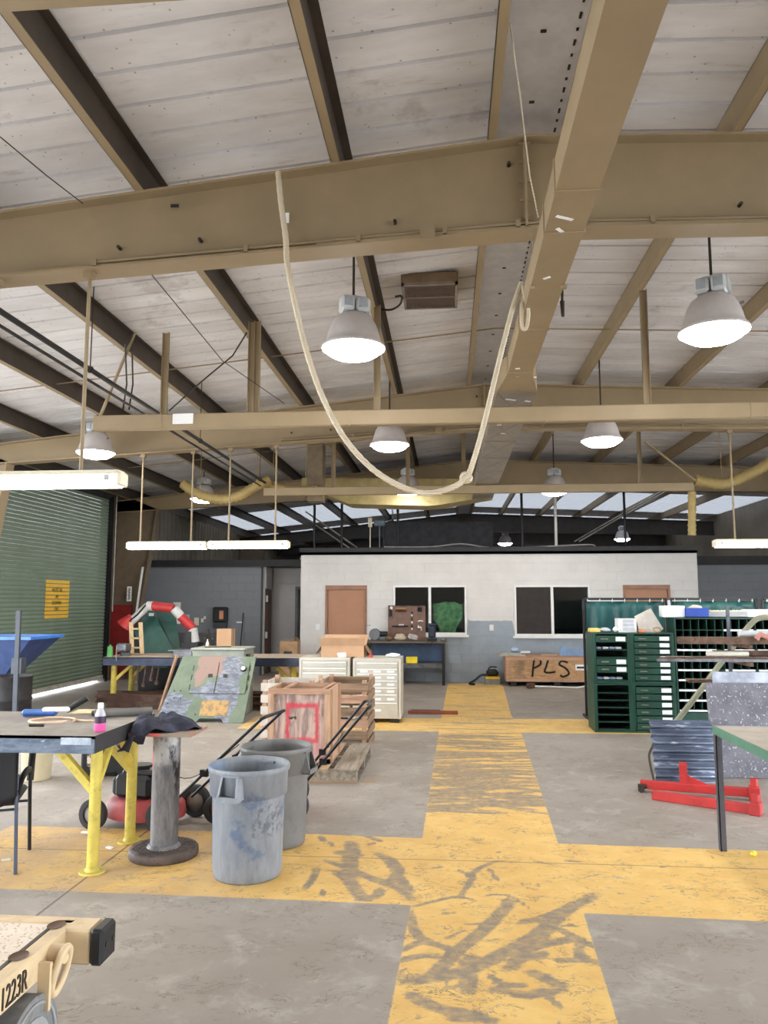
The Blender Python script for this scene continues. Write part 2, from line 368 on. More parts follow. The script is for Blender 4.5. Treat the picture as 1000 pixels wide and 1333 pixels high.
    allv = np.concatenate([vs, ext]); allf = np.concatenate([fq, exf])
    me = bpy.data.meshes.new('floor'); me.vertices.add(len(allv)); me.vertices.foreach_set('co', allv.ravel())
    me.loops.add(allf.size); me.loops.foreach_set('vertex_index', allf.ravel().astype(np.int32))
    me.polygons.add(len(allf)); me.polygons.foreach_set('loop_start', np.arange(0, allf.size, 4, dtype=np.int32)); me.polygons.foreach_set('loop_total', np.full(len(allf), 4, np.int32))
    me.update(calc_edges=True)
    for nm, arr in (('paint', paint), ('scuff', scuff)):
        at = me.attributes.new(nm, 'FLOAT', 'POINT'); at.data.foreach_set('value', np.concatenate([arr.ravel(), np.zeros(8, np.float32)]).astype(np.float32))
    nb = NB('painted_concrete'); v = nb.pos()
    def att(nm): nd = nb.n('ShaderNodeAttribute'); nd.attribute_name = nm; return nd.outputs['Fac']
    big = nb.noise(v, .55, 5, .6); mid = nb.noise(v, 3.2, 8, .72, .4); fine = nb.noise(v, 26, 6, .7)
    con = nb.mix(nb.step(big, .3, .7), (142, 132, 122), (160, 152, 144))
    con = nb.mix(nb.math('MULTIPLY', nb.step(mid, .5, .66), .45), con, (186, 180, 172))
    con = nb.mix(nb.math('MULTIPLY', nb.step(nb.noise(nb.scale(v, (1, 1.6, 1)), 1.4, 6, .75), .55, .72), .4), con, (112, 100, 90))
    con = nb.mix(nb.math('MULTIPLY', nb.step(fine, .58, .75), .22), con, (104, 96, 90))
    X, Y, _ = nb.sep(v)
    yel = nb.mix(nb.step(mid, .3, .7), (216, 172, 92), (232, 194, 116))
    worn = nb.math('MULTIPLY', nb.math('SUBTRACT', 1, nb.step(X, -2.0, -.9)), nb.step(nb.noise(v, 1.8, 6, .7), .34, .6))
    yel = nb.mix(nb.math('MULTIPLY', worn, .75), yel, (190, 158, 122))
    pm = nb.step(nb.math('ADD', att('paint'), nb.math('MULTIPLY', nb.math('SUBTRACT', nb.noise(v, 22, 5, .7), .5), .35)), .40, .60)
    chip = nb.math('MULTIPLY', nb.step(nb.noise(nb.scale(v, (1, 2, 1)), 8, 8, .8), .575, .63), .9)
    sc = nb.math('ADD', att('scuff'), nb.math('MULTIPLY', nb.math('SUBTRACT', nb.noise(nb.scale(v, (1, 1.5, 1)), 26, 8, .8), .5), 1.7))
    sc = nb.math('ADD', sc, nb.math('MULTIPLY', nb.math('SUBTRACT', nb.noise(nb.scale(v, (1.4, 1, 1)), 7, 4, .6, 1.5), .5), .45))
    sc = nb.math('MULTIPLY', nb.step(sc, .34, .84), nb.math('ADD', .5, nb.math('MULTIPLY', nb.step(nb.noise(nb.scale(v, (1.3, 2, 1)), 9, 6, .7), .3, .62), .5)))
    k = nb.mix(nb.math('MULTIPLY', pm, nb.math('SUBTRACT', 1, nb.math('MULTIPLY', chip, .85))), con, yel)
    k = nb.mix(nb.math('MULTIPLY', nb.math('MULTIPLY', sc, pm), .9), k, (124, 116, 110))
    ln = nb.math('SUBTRACT', 1, nb.step(nb.math('ABSOLUTE', nb.math('SUBTRACT', nb.noise(nb.scale(v, (1, 1.6, 1)), 5, 6, .65, 1.2), .5)), .004, .016))
    ln = nb.math('MULTIPLY', ln, nb.step(nb.noise(v, 4.2, 3), .47, .58))
    k = nb.mix(nb.math('MULTIPLY', ln, .8), k, (112, 98, 82))
    wl_ = nb.math('MULTIPLY', nb.step(nb.noise(nb.scale(v, (1, 1.8, 1)), 16, 8, .8), .57, .70), nb.math('MULTIPLY', nb.math('SUBTRACT', 1, pm), nb.step(nb.noise(v, 1.1, 3), .42, .62)))
    k = nb.mix(nb.math('MULTIPLY', wl_, .5), k, (206, 202, 198))
    jx = nb.math('SUBTRACT', 1, nb.step(nb.math('ABSOLUTE', nb.math('ADD', X, 2.36)), .004, .012))
    jy = nb.math('SUBTRACT', 1, nb.step(nb.math('ABSOLUTE', nb.math('SUBTRACT', Y, 5.58)), .003, .009))
    j = nb.math('MAXIMUM', jx, jy)
    k = nb.mix(nb.math('MULTIPLY', j, .7), k, (84, 72, 58))
    nb.bump(nb.math('SUBTRACT', nb.math('MULTIPLY', fine, .25), j), .25, .006)
    m = nb.done(k, nb.mix(mid, (.42, .42, .42, 1), (.68, .68, .68, 1)))
    me.materials.append(m); o = link('floor', me); o['kind'] = 'structure'; o['label'] = 'worn concrete floor with scuffed yellow painted walkways'
make_floor()
mb = MB(); mb.bb(-60, XL, -40, 60, -.12, -.02).bb(XR, 60, -40, 60, -.12, -.02).bb(XL, XR, -40, Y0, -.12, -.02).bb(XL, XR, Y1, 60, -.12, -.02).bb(XL, XR, Y0, Y1, -.12, -.02)
struct('floor_outside', mb, M('outdoor_concrete', (176, 172, 164), .8))

# ---------------------------------------------------------------- roof: slab, sheets, frames, purlins
SKYL = [(19.6, 21.5, XL, XR), (23.3, 27.9, XL, XR), (29.6, 33.5, XL, XR)]
roof_z = lambda X: raft_top(X) + .235
mb = MB()
def slab(x0, x1, y0, y1):
    vs = [(x, y, roof_z(x) + .06 + h) for h in (0, .05) for x, y in ((x0, y0), (x1, y0), (x1, y1), (x0, y1))]
    mb.add(vs, [(3, 2, 1, 0), (4, 5, 6, 7), (0, 1, 5, 4), (1, 2, 6, 5), (2, 3, 7, 6), (3, 0, 4, 7)])
PW = .3048
for y0, y1 in ((Y0, 13.59), (13.59, 14.21), (14.21, 19.6), (21.5, 23.3), (27.9, 29.6), (33.5, Y1 + .3)):
    if y0 == 13.59: slab(XL - .3, -3.4, y0, y1); slab(-1.9, RIDGE_X, y0, y1); slab(RIDGE_X, XR + .3, y0, y1)
    else: slab(XL - .3, RIDGE_X, y0, y1); slab(RIDGE_X, XR + .3, y0, y1)
ceil = struct('ceiling', mb, m_slab, 'low-pitched sheet metal roof on tan steel frames')
def sheet(xa, xb, name):
    b = MB(); ps = [(0, 0), (.272, .0), (.277, .03), (.298, .03), (PW, 0)]
    for (a, za), (c, zc) in zip(ps, ps[1:]):
        b.add([(xa, a, roof_z(xa) + za), (xb, a, roof_z(xb) + za), (xb, c, roof_z(xb) + zc), (xa, c, roof_z(xa) + zc)], [(0, 3, 2, 1)])
    return b
n_sheet = int((Y1 - Y0) / PW) + 1
shared = {}
for i in range(n_sheet):
    y = Y0 + i * PW
    for side, (xa, xb) in enumerate(((XL, RIDGE_X), (RIDGE_X, XR))):
        sk = any(a - .1 < y and y + PW < b + .12 for a, b, c, d in SKYL if c == XL)
        key = (side, sk)
        if key not in shared: shared[key] = sheet(xa, xb, 'roof_sheet').mesh('roof_sheet', m_transl if sk else m_roof)
        o = link('roof_sheet', shared[key], ceil); o.location = (0, y, 0)
# ridge closure strip with its rows of fixings
b = MB(); b.bb(RIDGE_X - .28, RIDGE_X + .28, Y0, Y1, roof_z(RIDGE_X) - .05, roof_z(RIDGE_X) - .045)
rc = part('ridge_strip', b, M('ridge_sheet', (226, 225, 228), .45, var=.06), ceil)
b = MB()
for i in range(int((18 - 0) / .11)):
    for dx in (-.24, .0, .2):
        if dx == 0 and i % 6: continue
        b.box((RIDGE_X + dx, 1 + i * .11, roof_z(RIDGE_X) - .053), (.014 if dx else .035, .045 if i % 2 and dx else .02, .008))
part('fixing', b, m_bolt, rc, stuff=True)
# rafters
def rafter(Y):
    b = MB(); fw, ft = .20, .018
    xs = [XL + .05, -5.5, -3.2, -1.0, RIDGE_X, 2.6, 5.0, 7.2, XR - .05]
    for x0, x1 in zip(xs, xs[1:]):
        t0, t1, b0, b1 = raft_top(x0), raft_top(x1), raft_bot(x0), raft_bot(x1)
        b.add([(x0, Y - .006, b0), (x1, Y - .006, b1), (x1, Y - .006, t1), (x0, Y - .006, t0)], [(0, 1, 2, 3)])
        b.add([(x0, Y + .006, b0), (x1, Y + .006, b1), (x1, Y + .006, t1), (x0, Y + .006, t0)], [(3, 2, 1, 0)])
        for z0, z1 in ((t0, t1), (b0, b1)):
            vs = [(x, Y + s * fw / 2, z + h) for h in (-ft / 2, ft / 2) for x, z, s in ((x0, z0, -1), (x1, z1, -1), (x1, z1, 1), (x0, z0, 1))]
            b.add(vs, [(3, 2, 1, 0), (4, 5, 6, 7), (0, 1, 5, 4), (2, 3, 7, 6)])
    for x in (RIDGE_X - .04,):                                   # bolted ridge joint
        b.bb(x - .008, x + .008, Y - .1, Y + .1, raft_bot(x), raft_top(x) + .02)
        for k in range(5): b.cyl((x - .04, Y - .05, raft_bot(x) + .08 + k * .14), (x + .04, Y - .05, raft_bot(x) + .08 + k * .14), .012, n=6)
    return b
m_frame_shade = M('shaded_frame_paint', (58, 52, 48), .6, var=.12)  # shade of the lampless loft put into the far frames' colour
for i, Y in enumerate(FR):
    o = part('roof_beam', rafter(Y), m_tan if i < 5 else m_frame_shade, ceil)
    if i in (2, 3):
        b = MB()                                                  # conduit along the lower flange with its clamps
        b.tube([(x, Y - .07, raft_bot(x) + .045) for x in (-2.5, -1, .5, .85, 3, 6)], .014, 6).tube([(x, Y - .085, raft_bot(x) + .018) for x in (-.9, .2, .85, 3, 6)], .011, 6)
        for x in (-2.5, -1.4, -.6, 0, .5, 1.4, 2.2, 3.4): b.box((x, Y - .085, raft_bot(x) + .03), (.03, .03, .06))
        b.box((-.12, Y - .1, raft_bot(-.12) + .01), (.1, .05, .08))
        part('conduit', b, m_tan, o)
        b = MB()
        for x in (-2.35, -1.75, -.35, .45, 2.0): b.cyl((x, Y - .05, raft_top(x) - .15 if x == .45 else raft_bot(x) + .16), (x, Y - .006, raft_top(x) - .15 if x == .45 else raft_bot(x) + .16), .013, n=6)
        part('bolt', b, m_bolt, o)
# paper tag and slot on the near beam
b = MB(); p = P(372, 283, Y=5.1); b.box((p.x, 5.108, p.z), (.045, .004, .075)); part('paper_tag', b, m_paper, ceil.children[-1] if False else [c for c in ceil.children if c.name.startswith('roof_beam')][2])
b = MB(); p = P(227, 267, Y=5.1); b.box((p.x, 5.109, p.z), (.06, .006, .022)); part('slot', b, m_black, [c for c in ceil.children if c.name.startswith('roof_beam')][2])
# purlins: Z sections, painted tan on the flange and on the sprayed side, dark primer on the other
PX = [(.30, 1), (-.80, 1), (-2.22, 1), (-3.62, 1), (-4.98, 1), (-6.3, 1), (-7.5, 1), (.84, -1), (1.95, -1), (3.36, -1), (4.76, -1), (6.15, -1), (7.6, -1)]
for x, s in PX:
    b = MB(); z0 = raft_top(x) + .012; H = .235; fl = .064
    zt = roof_z(x) - .004
    x0, x1 = (x, x + fl) if s > 0 else (x, x + fl)
    wx = x1 if s > 0 else x0
    wx = x0 + .01 if s < 0 else x1 - .012
    b.bb(x0, x1, Y0, Y1, z0, z0 + .006, 0); b.bb(x0 if s > 0 else x1 - .005, (x0 + .005) if s > 0 else x1, Y0, Y1, z0, z0 + .022, 0)
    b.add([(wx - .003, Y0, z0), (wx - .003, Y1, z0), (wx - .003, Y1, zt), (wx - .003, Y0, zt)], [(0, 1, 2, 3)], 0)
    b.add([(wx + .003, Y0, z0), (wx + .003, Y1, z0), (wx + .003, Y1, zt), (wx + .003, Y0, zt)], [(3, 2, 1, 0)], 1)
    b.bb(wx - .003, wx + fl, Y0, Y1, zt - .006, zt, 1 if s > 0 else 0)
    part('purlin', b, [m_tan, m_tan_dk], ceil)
# sag rods between purlins
for Y, zz in ((9.1, 5.0), (14.4, 5.0)):
    b = MB()
    b.tube([(x, Y, raft_top(x) + .09) for x in (-7, RIDGE_X, 8.5)], .008, 6); part('sag_rod', b, m_tan, ceil)

# ---------------------------------------------------------------- outer walls
m_siding = None
def _sid():
    b = NB('metal_siding'); v = b.pos(); f = b.noise(v, 1.5, 4); return b.done(b.mix(b.step(f, .3, .7), (118, 108, 96), (136, 126, 112)), .5)
m_siding = _sid()
DY0, DY1, DH = 12.0, 16.95, 4.30       # roll-up door
LY0, LY1 = 1.5, 9.0                    # open bay in the left wall, out of view
def wallbox(b, X, t, y0, y1, z0, z1):
    b.bb(X - t, X, y0, y1, z0, z1)
    n = int((y1 - y0) / .3)
    for i in range(n): b.bb(X, X + .02, y0 + i * .3 + .05, y0 + i * .3 + .12, z0, z1)
OPENB = [(-12.6, -8.0), (-6.4, -1.8), (-.2, 4.4), (5.9, 10.5)]      # open bays out of view, added on both sides to let sky light in
mb = MB()
def sidewall(X, bays, s):
    y = Y0
    for a, c, h in bays + [(Y1, Y1, 0)]:
        top = roof_z(X) + .06
        wallbox(mb, X if s < 0 else X + .1, .1, y, a, 0, top)
        if a < c and h < top: wallbox(mb, X if s < 0 else X + .1, .1, a, c, h, top)
        y = c
sidewall(XL, [(a, c, 4.0) for a, c in OPENB] + [(DY0, DY1, DH)], -1)
wl = struct('wall_left', mb, m_siding)
mb = MB(); sidewall(XR, [(a, c, 4.0) for a, c in OPENB], 1); struct('wall_right', mb, m_siding)
mb = MB(); mb.bb(XL - .1, XR + .1, Y1, Y1 + .1, 0, 5.4)
for i in range(56): mb.bb(XL + i * .31, XL + i * .31 + .08, Y1 - .02, Y1, 0, 5)
struct('wall_back', mb, M('grey_blue_siding', (96, 100, 108), .5))
mb = MB(); mb.bb(XL - .1, XR + .1, Y0 - .1, Y0, 0, 5.3); struct('wall_front', mb, m_siding)
# columns on the left wall (tapered)
def column(Y, kind):
    b = MB(); zt = raft_bot(XL + .9)
    b.add([(XL + .03, Y - .006, 0), (XL + .50, Y - .006, 0), (XL + 1.05, Y - .006, zt + .02), (XL + .03, Y - .006, 4.35)], [(0, 1, 2, 3)])
    b.add([(XL + .03, Y + .006, 0), (XL + .50, Y + .006, 0), (XL + 1.05, Y + .006, zt + .02), (XL + .03, Y + .006, 4.35)], [(3, 2, 1, 0)])
    b.bar((XL + .50, Y, 0), (XL + 1.05, Y, zt + .02), .22, .018, 0, (1, 0, 0)); b.bb(XL + .02, XL + .04, Y - .11, Y + .11, 0, 4.35)
    b.bb(XL + .03, XL + .55, Y - .12, Y + .12, 0, .02)
    return b
cols = [part('column', column(Y, 0), M('brown_column', (112, 97, 80), .55, var=.08) if Y > 16 else m_tan, wl) for Y in FR[3:6]]
cF = cols[1]
b = MB(); b.bb(XL + .05, XL + .50, FR[4] - .112, FR[4] - .012, .55, 1.62); b.bb(XL + .05, XL + .53, FR[4] - .03, FR[4] - .02, .1, 1.7)
part('red_panel', b, M('dull_red_panel', (138, 36, 36), .5), cF, label='dull red painted lower panel')
b = MB(); p = P(167, 773, Y=17.3); b.bb(p.x - .055, p.x + .055, FR[4] - .13, FR[4] - .118, p.z - .17, p.z + .17)
sg = part('sign_plate', b, m_white, cF, label='narrow white sign lettered down its length')
b = MB()
for k in range(9): b.bb(p.x - .022 - (.01 if k % 3 == 0 else 0), p.x + .02 + (.012 if k % 2 else 0), FR[4] - .134, FR[4] - .13, p.z - .13 + k * .03, p.z - .112 + k * .03)
part('lettering', b, m_bolt, sg)
b = MB(); b.bar(P(186, 738, Y=17.3) + Vector((0, 0, 0)), P(173, 830, Y=17.3), .06, .03, 0, (1, 0, 0))  # white strip stands in for light on the column's inner flange
part('lit_flange_strip', b, m_white, cF, label='white strip painted for light on the inner flange')

# ---------------------------------------------------------------- roll-up door
dr = thing('door_1', 'green slatted roll-up door', 'door', (XL, DY0, 0)); del dr['category']; dr['kind'] = 'structure'
m_slat = M('green_slat', (124, 138, 122), .85, var=.05, sc=1.5, spec=.08)
SP = .0762; sl = MB(); L = DY1 - DY0
pr = [(-.012, 0), (.008, .006), (.016, .022), (.018, .045), (.012, .066), (-.012, .0665), (-.014, SP)]
for (a, za), (c, zc) in zip(pr, pr[1:]): sl.add([(a, 0, za), (a, L, za), (c, L, zc), (c, 0, zc)], [(0, 1, 2, 3)], 0, True)
sme = sl.mesh('slat', m_slat)
for i in range(54):
    o = link('slat', sme, dr); o.location = (.08, 0, .15 + i * SP)
b = MB(); b.bb(.05, .12, 0, L, .06, .15); part('bottom_bar', b, M('pale_bar', (190, 186, 178), .5), dr)
b = MB(); b.cyl((.02, 0, DH + .02), (.02, L, DH + .02), .22, n=14); part('coil_hood', b, m_darkgrey, dr)
for y in (-.03, L + .03):
    b = MB(); b.bb(.0, .16, y - .05, y + .05, 0, DH); b.bb(.12, .17, y + (.02 if y > 0 else -.06), y + (.06 if y > 0 else -.02), 0, DH); part('guide_rail', b, m_blackmetal, dr)
b = MB(); b.cyl((.22, L + .10, 1.55), (.22, L + .10, 4.2), .018, n=8); part('conduit', b, m_grey, dr)
# yellow sign painted on the slats
p0, p1 = P(62, 753, X=XL + .11), P(93, 803, X=XL + .11)
ys0, ys1, zs0, zs1 = 14.30, 15.23, 1.47, 2.24
b = MB(); N = int((zs1 - zs0) / SP)
for i in range(N):
    z = zs0 + i * SP
    z = .15 + round((z - .15) / SP) * SP
    b.bb(.10, .108, ys0 - DY0, ys1 - DY0, z + .008, z + .066)
sign = part('painted_notice', b, M('yellow_notice', (238, 188, 60), .6, var=.05), dr, label='yellow painted notice on the roll-up door')
Mx = Matrix(((0, 0, 1, 0), (1, 0, 0, 0), (0, 1, 0, 0), (0, 0, 0, 1)))      # text plane faces +X, runs along +Y
Mx = Matrix.Rotation(PI / 2, 4, 'Z') @ Matrix.Rotation(PI / 2, 4, 'X')
for i, (t, s) in enumerate((('MUST BE', .105), ('IN', .10), ('DOWN', .105), ('OFF', .10))):
    text(t, s, sign, m_bolt, Matrix.Translation((.111, (ys0 + ys1) / 2 - DY0 - .03, 2.0 - i * .125)) @ Mx)

# ---------------------------------------------------------------- office block walls of painted concrete block
OY, OT = 17.5, 2.845
WX0, WX1 = -3.38, 5.48
def _blockmat(name, hi, lo, white=True):
    b = NB(name); v = b.pos(); X, Y, Z = b.sep(v)
    f = b.noise(v, 2.5, 5); k1 = b.mix(b.step(f, .3, .7), tuple(int(x * .965) for x in hi), hi)
    if white:
        lim = b.math('ADD', 1.02, b.math('MULTIPLY', b.math('SUBTRACT', b.noise(v, 6, 3), .5), .06))
        l2 = b.math('ADD', lim, b.math('MULTIPLY', b.math('MULTIPLY', b.step(X, .40, .44), b.math('SUBTRACT', 1, b.step(X, 1.4, 1.5))), .33))
        l2 = b.math('ADD', l2, b.math('MULTIPLY', b.math('SUBTRACT', 1, b.step(X, .42, .46)), b.math('MULTIPLY', b.step(X, .4, .41), .1)))
        l2 = b.math('SUBTRACT', l2, b.math('MULTIPLY', b.math('SUBTRACT', 1, b.step(X, -1.75, -1.65)), .55))
        low = b.math('SUBTRACT', 1, b.step(b.math('SUBTRACT', Z, l2), -.01, .015))
        k2 = b.mix(b.step(b.noise(v, 3, 5), .3, .7), tuple(int(x * .94) for x in lo), lo); k1 = b.mix(low, k1, k2)
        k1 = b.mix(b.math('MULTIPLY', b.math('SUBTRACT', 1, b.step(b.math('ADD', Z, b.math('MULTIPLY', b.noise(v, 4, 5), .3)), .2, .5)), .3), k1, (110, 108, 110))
    return b.done(k1, .5)
m_block = _blockmat('white_block_paint', (214, 211, 208), (150, 160, 170))
m_gblock = _blockmat('grey_block_paint', (126, 130, 138), (0, 0, 0), False)
m_lblock = _blockmat('pale_grey_block_paint', (190, 188, 190), (0, 0, 0), False)
BC = {}
def blocks(parent, mat, x0, x1, rows, holes, Yf, zmin=0, axis='x'):
    """running bond of blocks on a wall face at y=Yf (parent at the origin)"""
    for r in rows:
        z = r * .2032; segs = [(x0, x1)]
        for a, c, h0, h1 in holes:
            if z + .19 > h0 and z + .01 < h1:
                segs = [s for q in segs for s in ((q[0], min(q[1], a)), (max(q[0], c), q[1])) if s[1] - s[0] > .03]
        off = .2032 * (r % 2)
        for sa, sb in segs:
            x = x0 - .4064 + off
            while x < sb:
                a, c = max(x, sa), min(x + .4064, sb)
                if c - a > .03:
                    w = round(c - a - .007, 3); key = (mat.name, w)
                    if key not in BC:
                        q = MB(); h, e, d = .1962, .0035, .0035
                        vs = [(0, 0, 0), (w, 0, 0), (w, 0, h), (0, 0, h), (e, -d, e), (w - e, -d, e), (w - e, -d, h - e), (e, -d, h - e)]
                        q.add(vs, [(4, 5, 6, 7), (0, 1, 5, 4), (1, 2, 6, 5), (2, 3, 7, 6), (3, 0, 4, 7)]); BC[key] = q.mesh('block', mat)
                    o = link('block', BC[key], parent); o.location = (a + .0035, Yf, z + .0035)
                x += .4064
D1 = (-2.80, -1.85, 0, 2.145); W1 = (-1.25, .405, 1.04, 2.145); W2 = (1.465, 3.14, 1.02, 2.145); D2 = (3.86, 4.87, 0, 2.145)
mb = MB(); TH = .2
zc = [0, 1.03, 2.145, OT]
xsq = [WX0, D1[0], D1[1], W1[0], W1[1], W2[0], W2[1], D2[0], D2[1], WX1]
for i in range(9):
    a, c = xsq[i], xsq[i + 1]
    if i % 2 == 0: mb.bb(a, c, OY, OY + TH, 0, OT)
    else:
        mb.bb(a, c, OY, OY + TH, 2.145, OT)
        if i in (3, 5): mb.bb(a, c, OY, OY + TH, 0, 1.03)
mb.bb(WX0, WX0 + TH, OY + TH, 22.5, 0, OT).bb(WX1 - TH, WX1, OY + TH, 22.5, 0, OT).bb(WX0, WX1, 22.3, 22.5, 0, OT)
wo = struct('wall_office', mb, m_block, 'white over blue-grey painted block wall of the inner office')
blocks(wo, m_block, WX0, WX1, range(14), [D1, W1, W2, D2], OY)
mb = MB(); mb.bb(WX0 - .03, WX1 - .0, OY - .05, 22.6, OT, OT + .06).bb(WX0 - .03, WX1, OY - .05, OY, OT + .0, OT + .16); struct('trim_1', mb, m_dark, 'dark steel edge along the office roof')
mb = MB(); mb.bb(XL + .02, WX0, 18.6, 22.6, 2.64, 2.80).bb(WX1, XR, 18.6, 22.6, 2.64, 2.84); struct('trim_2', mb, m_dark, 'dark edge along the lower side rooms')
# grey walls of the side rooms
GY = 18.7
mb = MB(); mb.bb(XL + .02, -4.60, GY, GY + .2, 0, 2.64); wg = struct('wall_grey_left', mb, m_gblock, 'grey painted block wall behind the sink')
blocks(wg, m_gblock, XL + .02, -4.60, range(13), [], GY)
mb = MB(); mb.bb(WX1, XR, GY, GY + .2, 0, 2.64); wgr = struct('wall_grey_right', mb, m_gblock, 'dark grey painted block wall right of the office')
blocks(wgr, m_gblock, WX1, XR - .02, range(4, 13), [], GY)
mb = MB(); mb.bb(-4.60, -4.52, GY + .2, 19.65, 2.1, 2.64).bb(-4.6, -4.52, 19.55, 19.65, 0, 2.64).bb(-4.6, -3.86, 19.65, 19.8, 0, 2.64).bb(-3.86, -3.38, 19.65, 19.8, 2.1, 2.64).bb(-5.8, -5.7, GY, 22, 0, 2.64)
wp = struct('wall_passage', mb, m_lblock, 'pale grey wall of the passage beside the office')
blocks(wp, m_lblock, -4.5, -3.4, range(13), [(-3.92, -3.3, 0, 2.16)], 19.65)
mb = MB(); mb.bb(-3.93, -3.86, 19.62, 19.68, 0, 2.16).bb(-3.86, -3.38, 19.62, 19.68, 2.1, 2.16); struct('trim_3', mb, M('grey_frame', (96, 98, 102), .5), 'grey frame of the dark doorway')
# doors
def office_door(n, d, label):
    t = thing('door_%d' % n, label, 'x', (d[0], OY, 0)); del t['category']; t['kind'] = 'structure'
    w = d[1] - d[0]; h = d[3]; b = MB()
    b.bb(0, .05, -.03, .12, 0, h).bb(w - .05, w, -.03, .12, 0, h).bb(.05, w - .05, -.03, .12, h - .09, h); part('frame', b, M('brown_frame_paint', (150, 108, 84), .5), t)
    b = MB(); b.bb(.055, w - .055, .01, .055, .01, h - .095); lf = part('leaf', b, m_doortan, t)
    b = MB(); b.box((w - .12, .0, .95), (.05, .02, .14)); b.cyl((w - .12, -.05, .98), (w - .12, .0, .98), .012, n=8); b.bar((w - .12, -.05, .98), (w - .2, -.05, .98), .02, .02); part('handle', b, m_grey, lf)
    for z in (.3, 1.1, 1.85):
        b = MB(); b.cyl((.055, .0, z - .06), (.055, .0, z + .06), .012, n=6); part('hinge', b, m_grey, t)
office_door(2, D1, 'tan steel office door in a brown frame')
office_door(3, D2, 'tan steel office door behind the green welding curtain')
# windows
def office_window(n, w):
    t = thing('window_%d' % n, 'two-pane sliding office window', 'x', (w[0], OY, w[2])); del t['category']; t['kind'] = 'structure'
    W_, H_ = w[1] - w[0], w[3] - w[2]; f = .045; b = MB()
    b.bb(0, f, -.03, .1, 0, H_).bb(W_ - f, W_, -.03, .1, 0, H_).bb(f, W_ - f, -.03, .1, H_ - f, H_).bb(f, W_ - f, -.03, .1, 0, f); part('frame', b, m_white, t)
    b = MB(); b.bb(-.04, W_ + .04, -.07, .02, -.05, 0); part('sill', b, m_white, t)
    b = MB(); b.bb(W_ / 2 - .03, W_ / 2 + .03, -.02, .07, f, H_ - f); part('mullion', b, m_white, t)
    for a, c, y in ((f, W_ / 2 - .03, .02), (W_ / 2 + .03, W_ - f, .05)):
        b = MB(); b.bb(a, c, y, y + .006, f, H_ - f); part('pane', b, m_glass, t)
    return t
w1 = office_window(1, W1); w2 = office_window(2, W2)
w1['label'] = 'sliding office window with a green shirt hung inside'; w2['label'] = 'sliding office window above the plywood crate'
b = MB(); b.bb(.046, (W2[1] - W2[0]) / 2 - .031, .0, .006, .046, 1.075); part('insect_screen', b, M('brown_screen', (54, 48, 46), .9), w2)
mb = MB(); mb.bb(WX0, WX1, 22.5, 22.6, 0, .01); 

# ================================================================== OVERHEAD
# ---------------------------------------------------------------- high-bay lamps
def high_bay():
    t = thing('high_bay_lamp', 'x', 'lamp')
    r = .275; b = MB()
    prof = [(r, 0), (r + .006, .012), (r - .006, .03), (.245, .055), (.235, .085), (.222, .14), (.198, .21), (.165, .265), (.12, .30), (.085, .315), (.0, .32)]
    b.lathe(prof, 32); b.lathe([(r - .004, .006), (.235, .06), (.2, .2), (.12, .295), (0, .31)][::-1], 32); sh = part('shade', b, m_shade, t)
    b = MB(); b.lathe([(.0, -.085), (.10, -.08), (.18, -.062), (.225, -.035), (.262, -.002), (.268, .014)], 32); part('lens', b, m_lens, t)
    b = MB(); b.box((-.065, -.02, .385), (.115, .16, .13), bev=.02).box((.065, -.02, .385), (.115, .16, .13), bev=.02).box((0, .02, .44), (.14, .12, .07), bev=.01)
    for i in range(5): b.box((.12, -.06 + i * .035, .38), (.03, .012, .10))
    bx = part('ballast_box', b, M('pale_grey_casting', (206, 210, 214), .5, var=.05), t)
    for q in (-.065, .065): b = MB(); b.box((q, -.103, .39), (.075, .006, .08)); part('cover_plate', b, M('cover_grey', (168, 176, 186), .4), bx)
    b = MB(); b.cyl((.19, 0, .2), (.235, 0, .21), .012, n=6); part('latch', b, m_grey, sh)
    return t
G_L = 'high-bay lamps hung from the roof'
spots = [(-.80, 6.40, 'large bell-shaped lamp nearest the roof vent, hung behind the thick rope'), (2.17, 6.23, 'large bell-shaped lamp on a short dark stem beside the sloping tan purlin'),
         (-.80, 10.55, 'bell-shaped lamp hanging below the long tan rail inside the rope loop'), (2.10, 10.48, 'bell-shaped lamp hung by a hook below the long tan rail, right of the duct'),
         (-5.16, 10.75, 'bell-shaped lamp behind the thin tan rod of the near fluorescent fixture'), (-.80, 15.12, 'small bell-shaped lamp just under the lowest part of the rope'),
         (2.12, 15.36, 'small bell-shaped lamp in front of the far beam, right of the duct end'), (-5.20, 15.9, 'small bell-shaped lamp partly behind the sagging yellow hose'),
         (2.15, 29.2, 'tiny far lamp low above the middle of the office roof'), (6.1, 27.5, 'tiny far lamp above the right end of the office roof')]
hb = high_bay(); hb_parts = list(hb.children)
for i, (x, y, lb) in enumerate(spots):
    o = copy_tree(hb) if i < len(spots) - 1 else hb
    o.location = (x, y, 3.95); o.rotation_euler.z = [.35, -.5, 0, .2, -.3, .5, -.2, 0, 0, 0][i]; o['label'] = lb; o['group'] = G_L
    b = MB(); b.cyl((0, 0, .44), (0, 0, roof_z(x) - 3.97), .011, n=8); part('stem', b, m_bolt, o)
for ch in hb.children: pass
for o in bpy.data.objects:                                  # stems end at the roof sheets
    if o.name.startswith('stem') and o.parent: pass

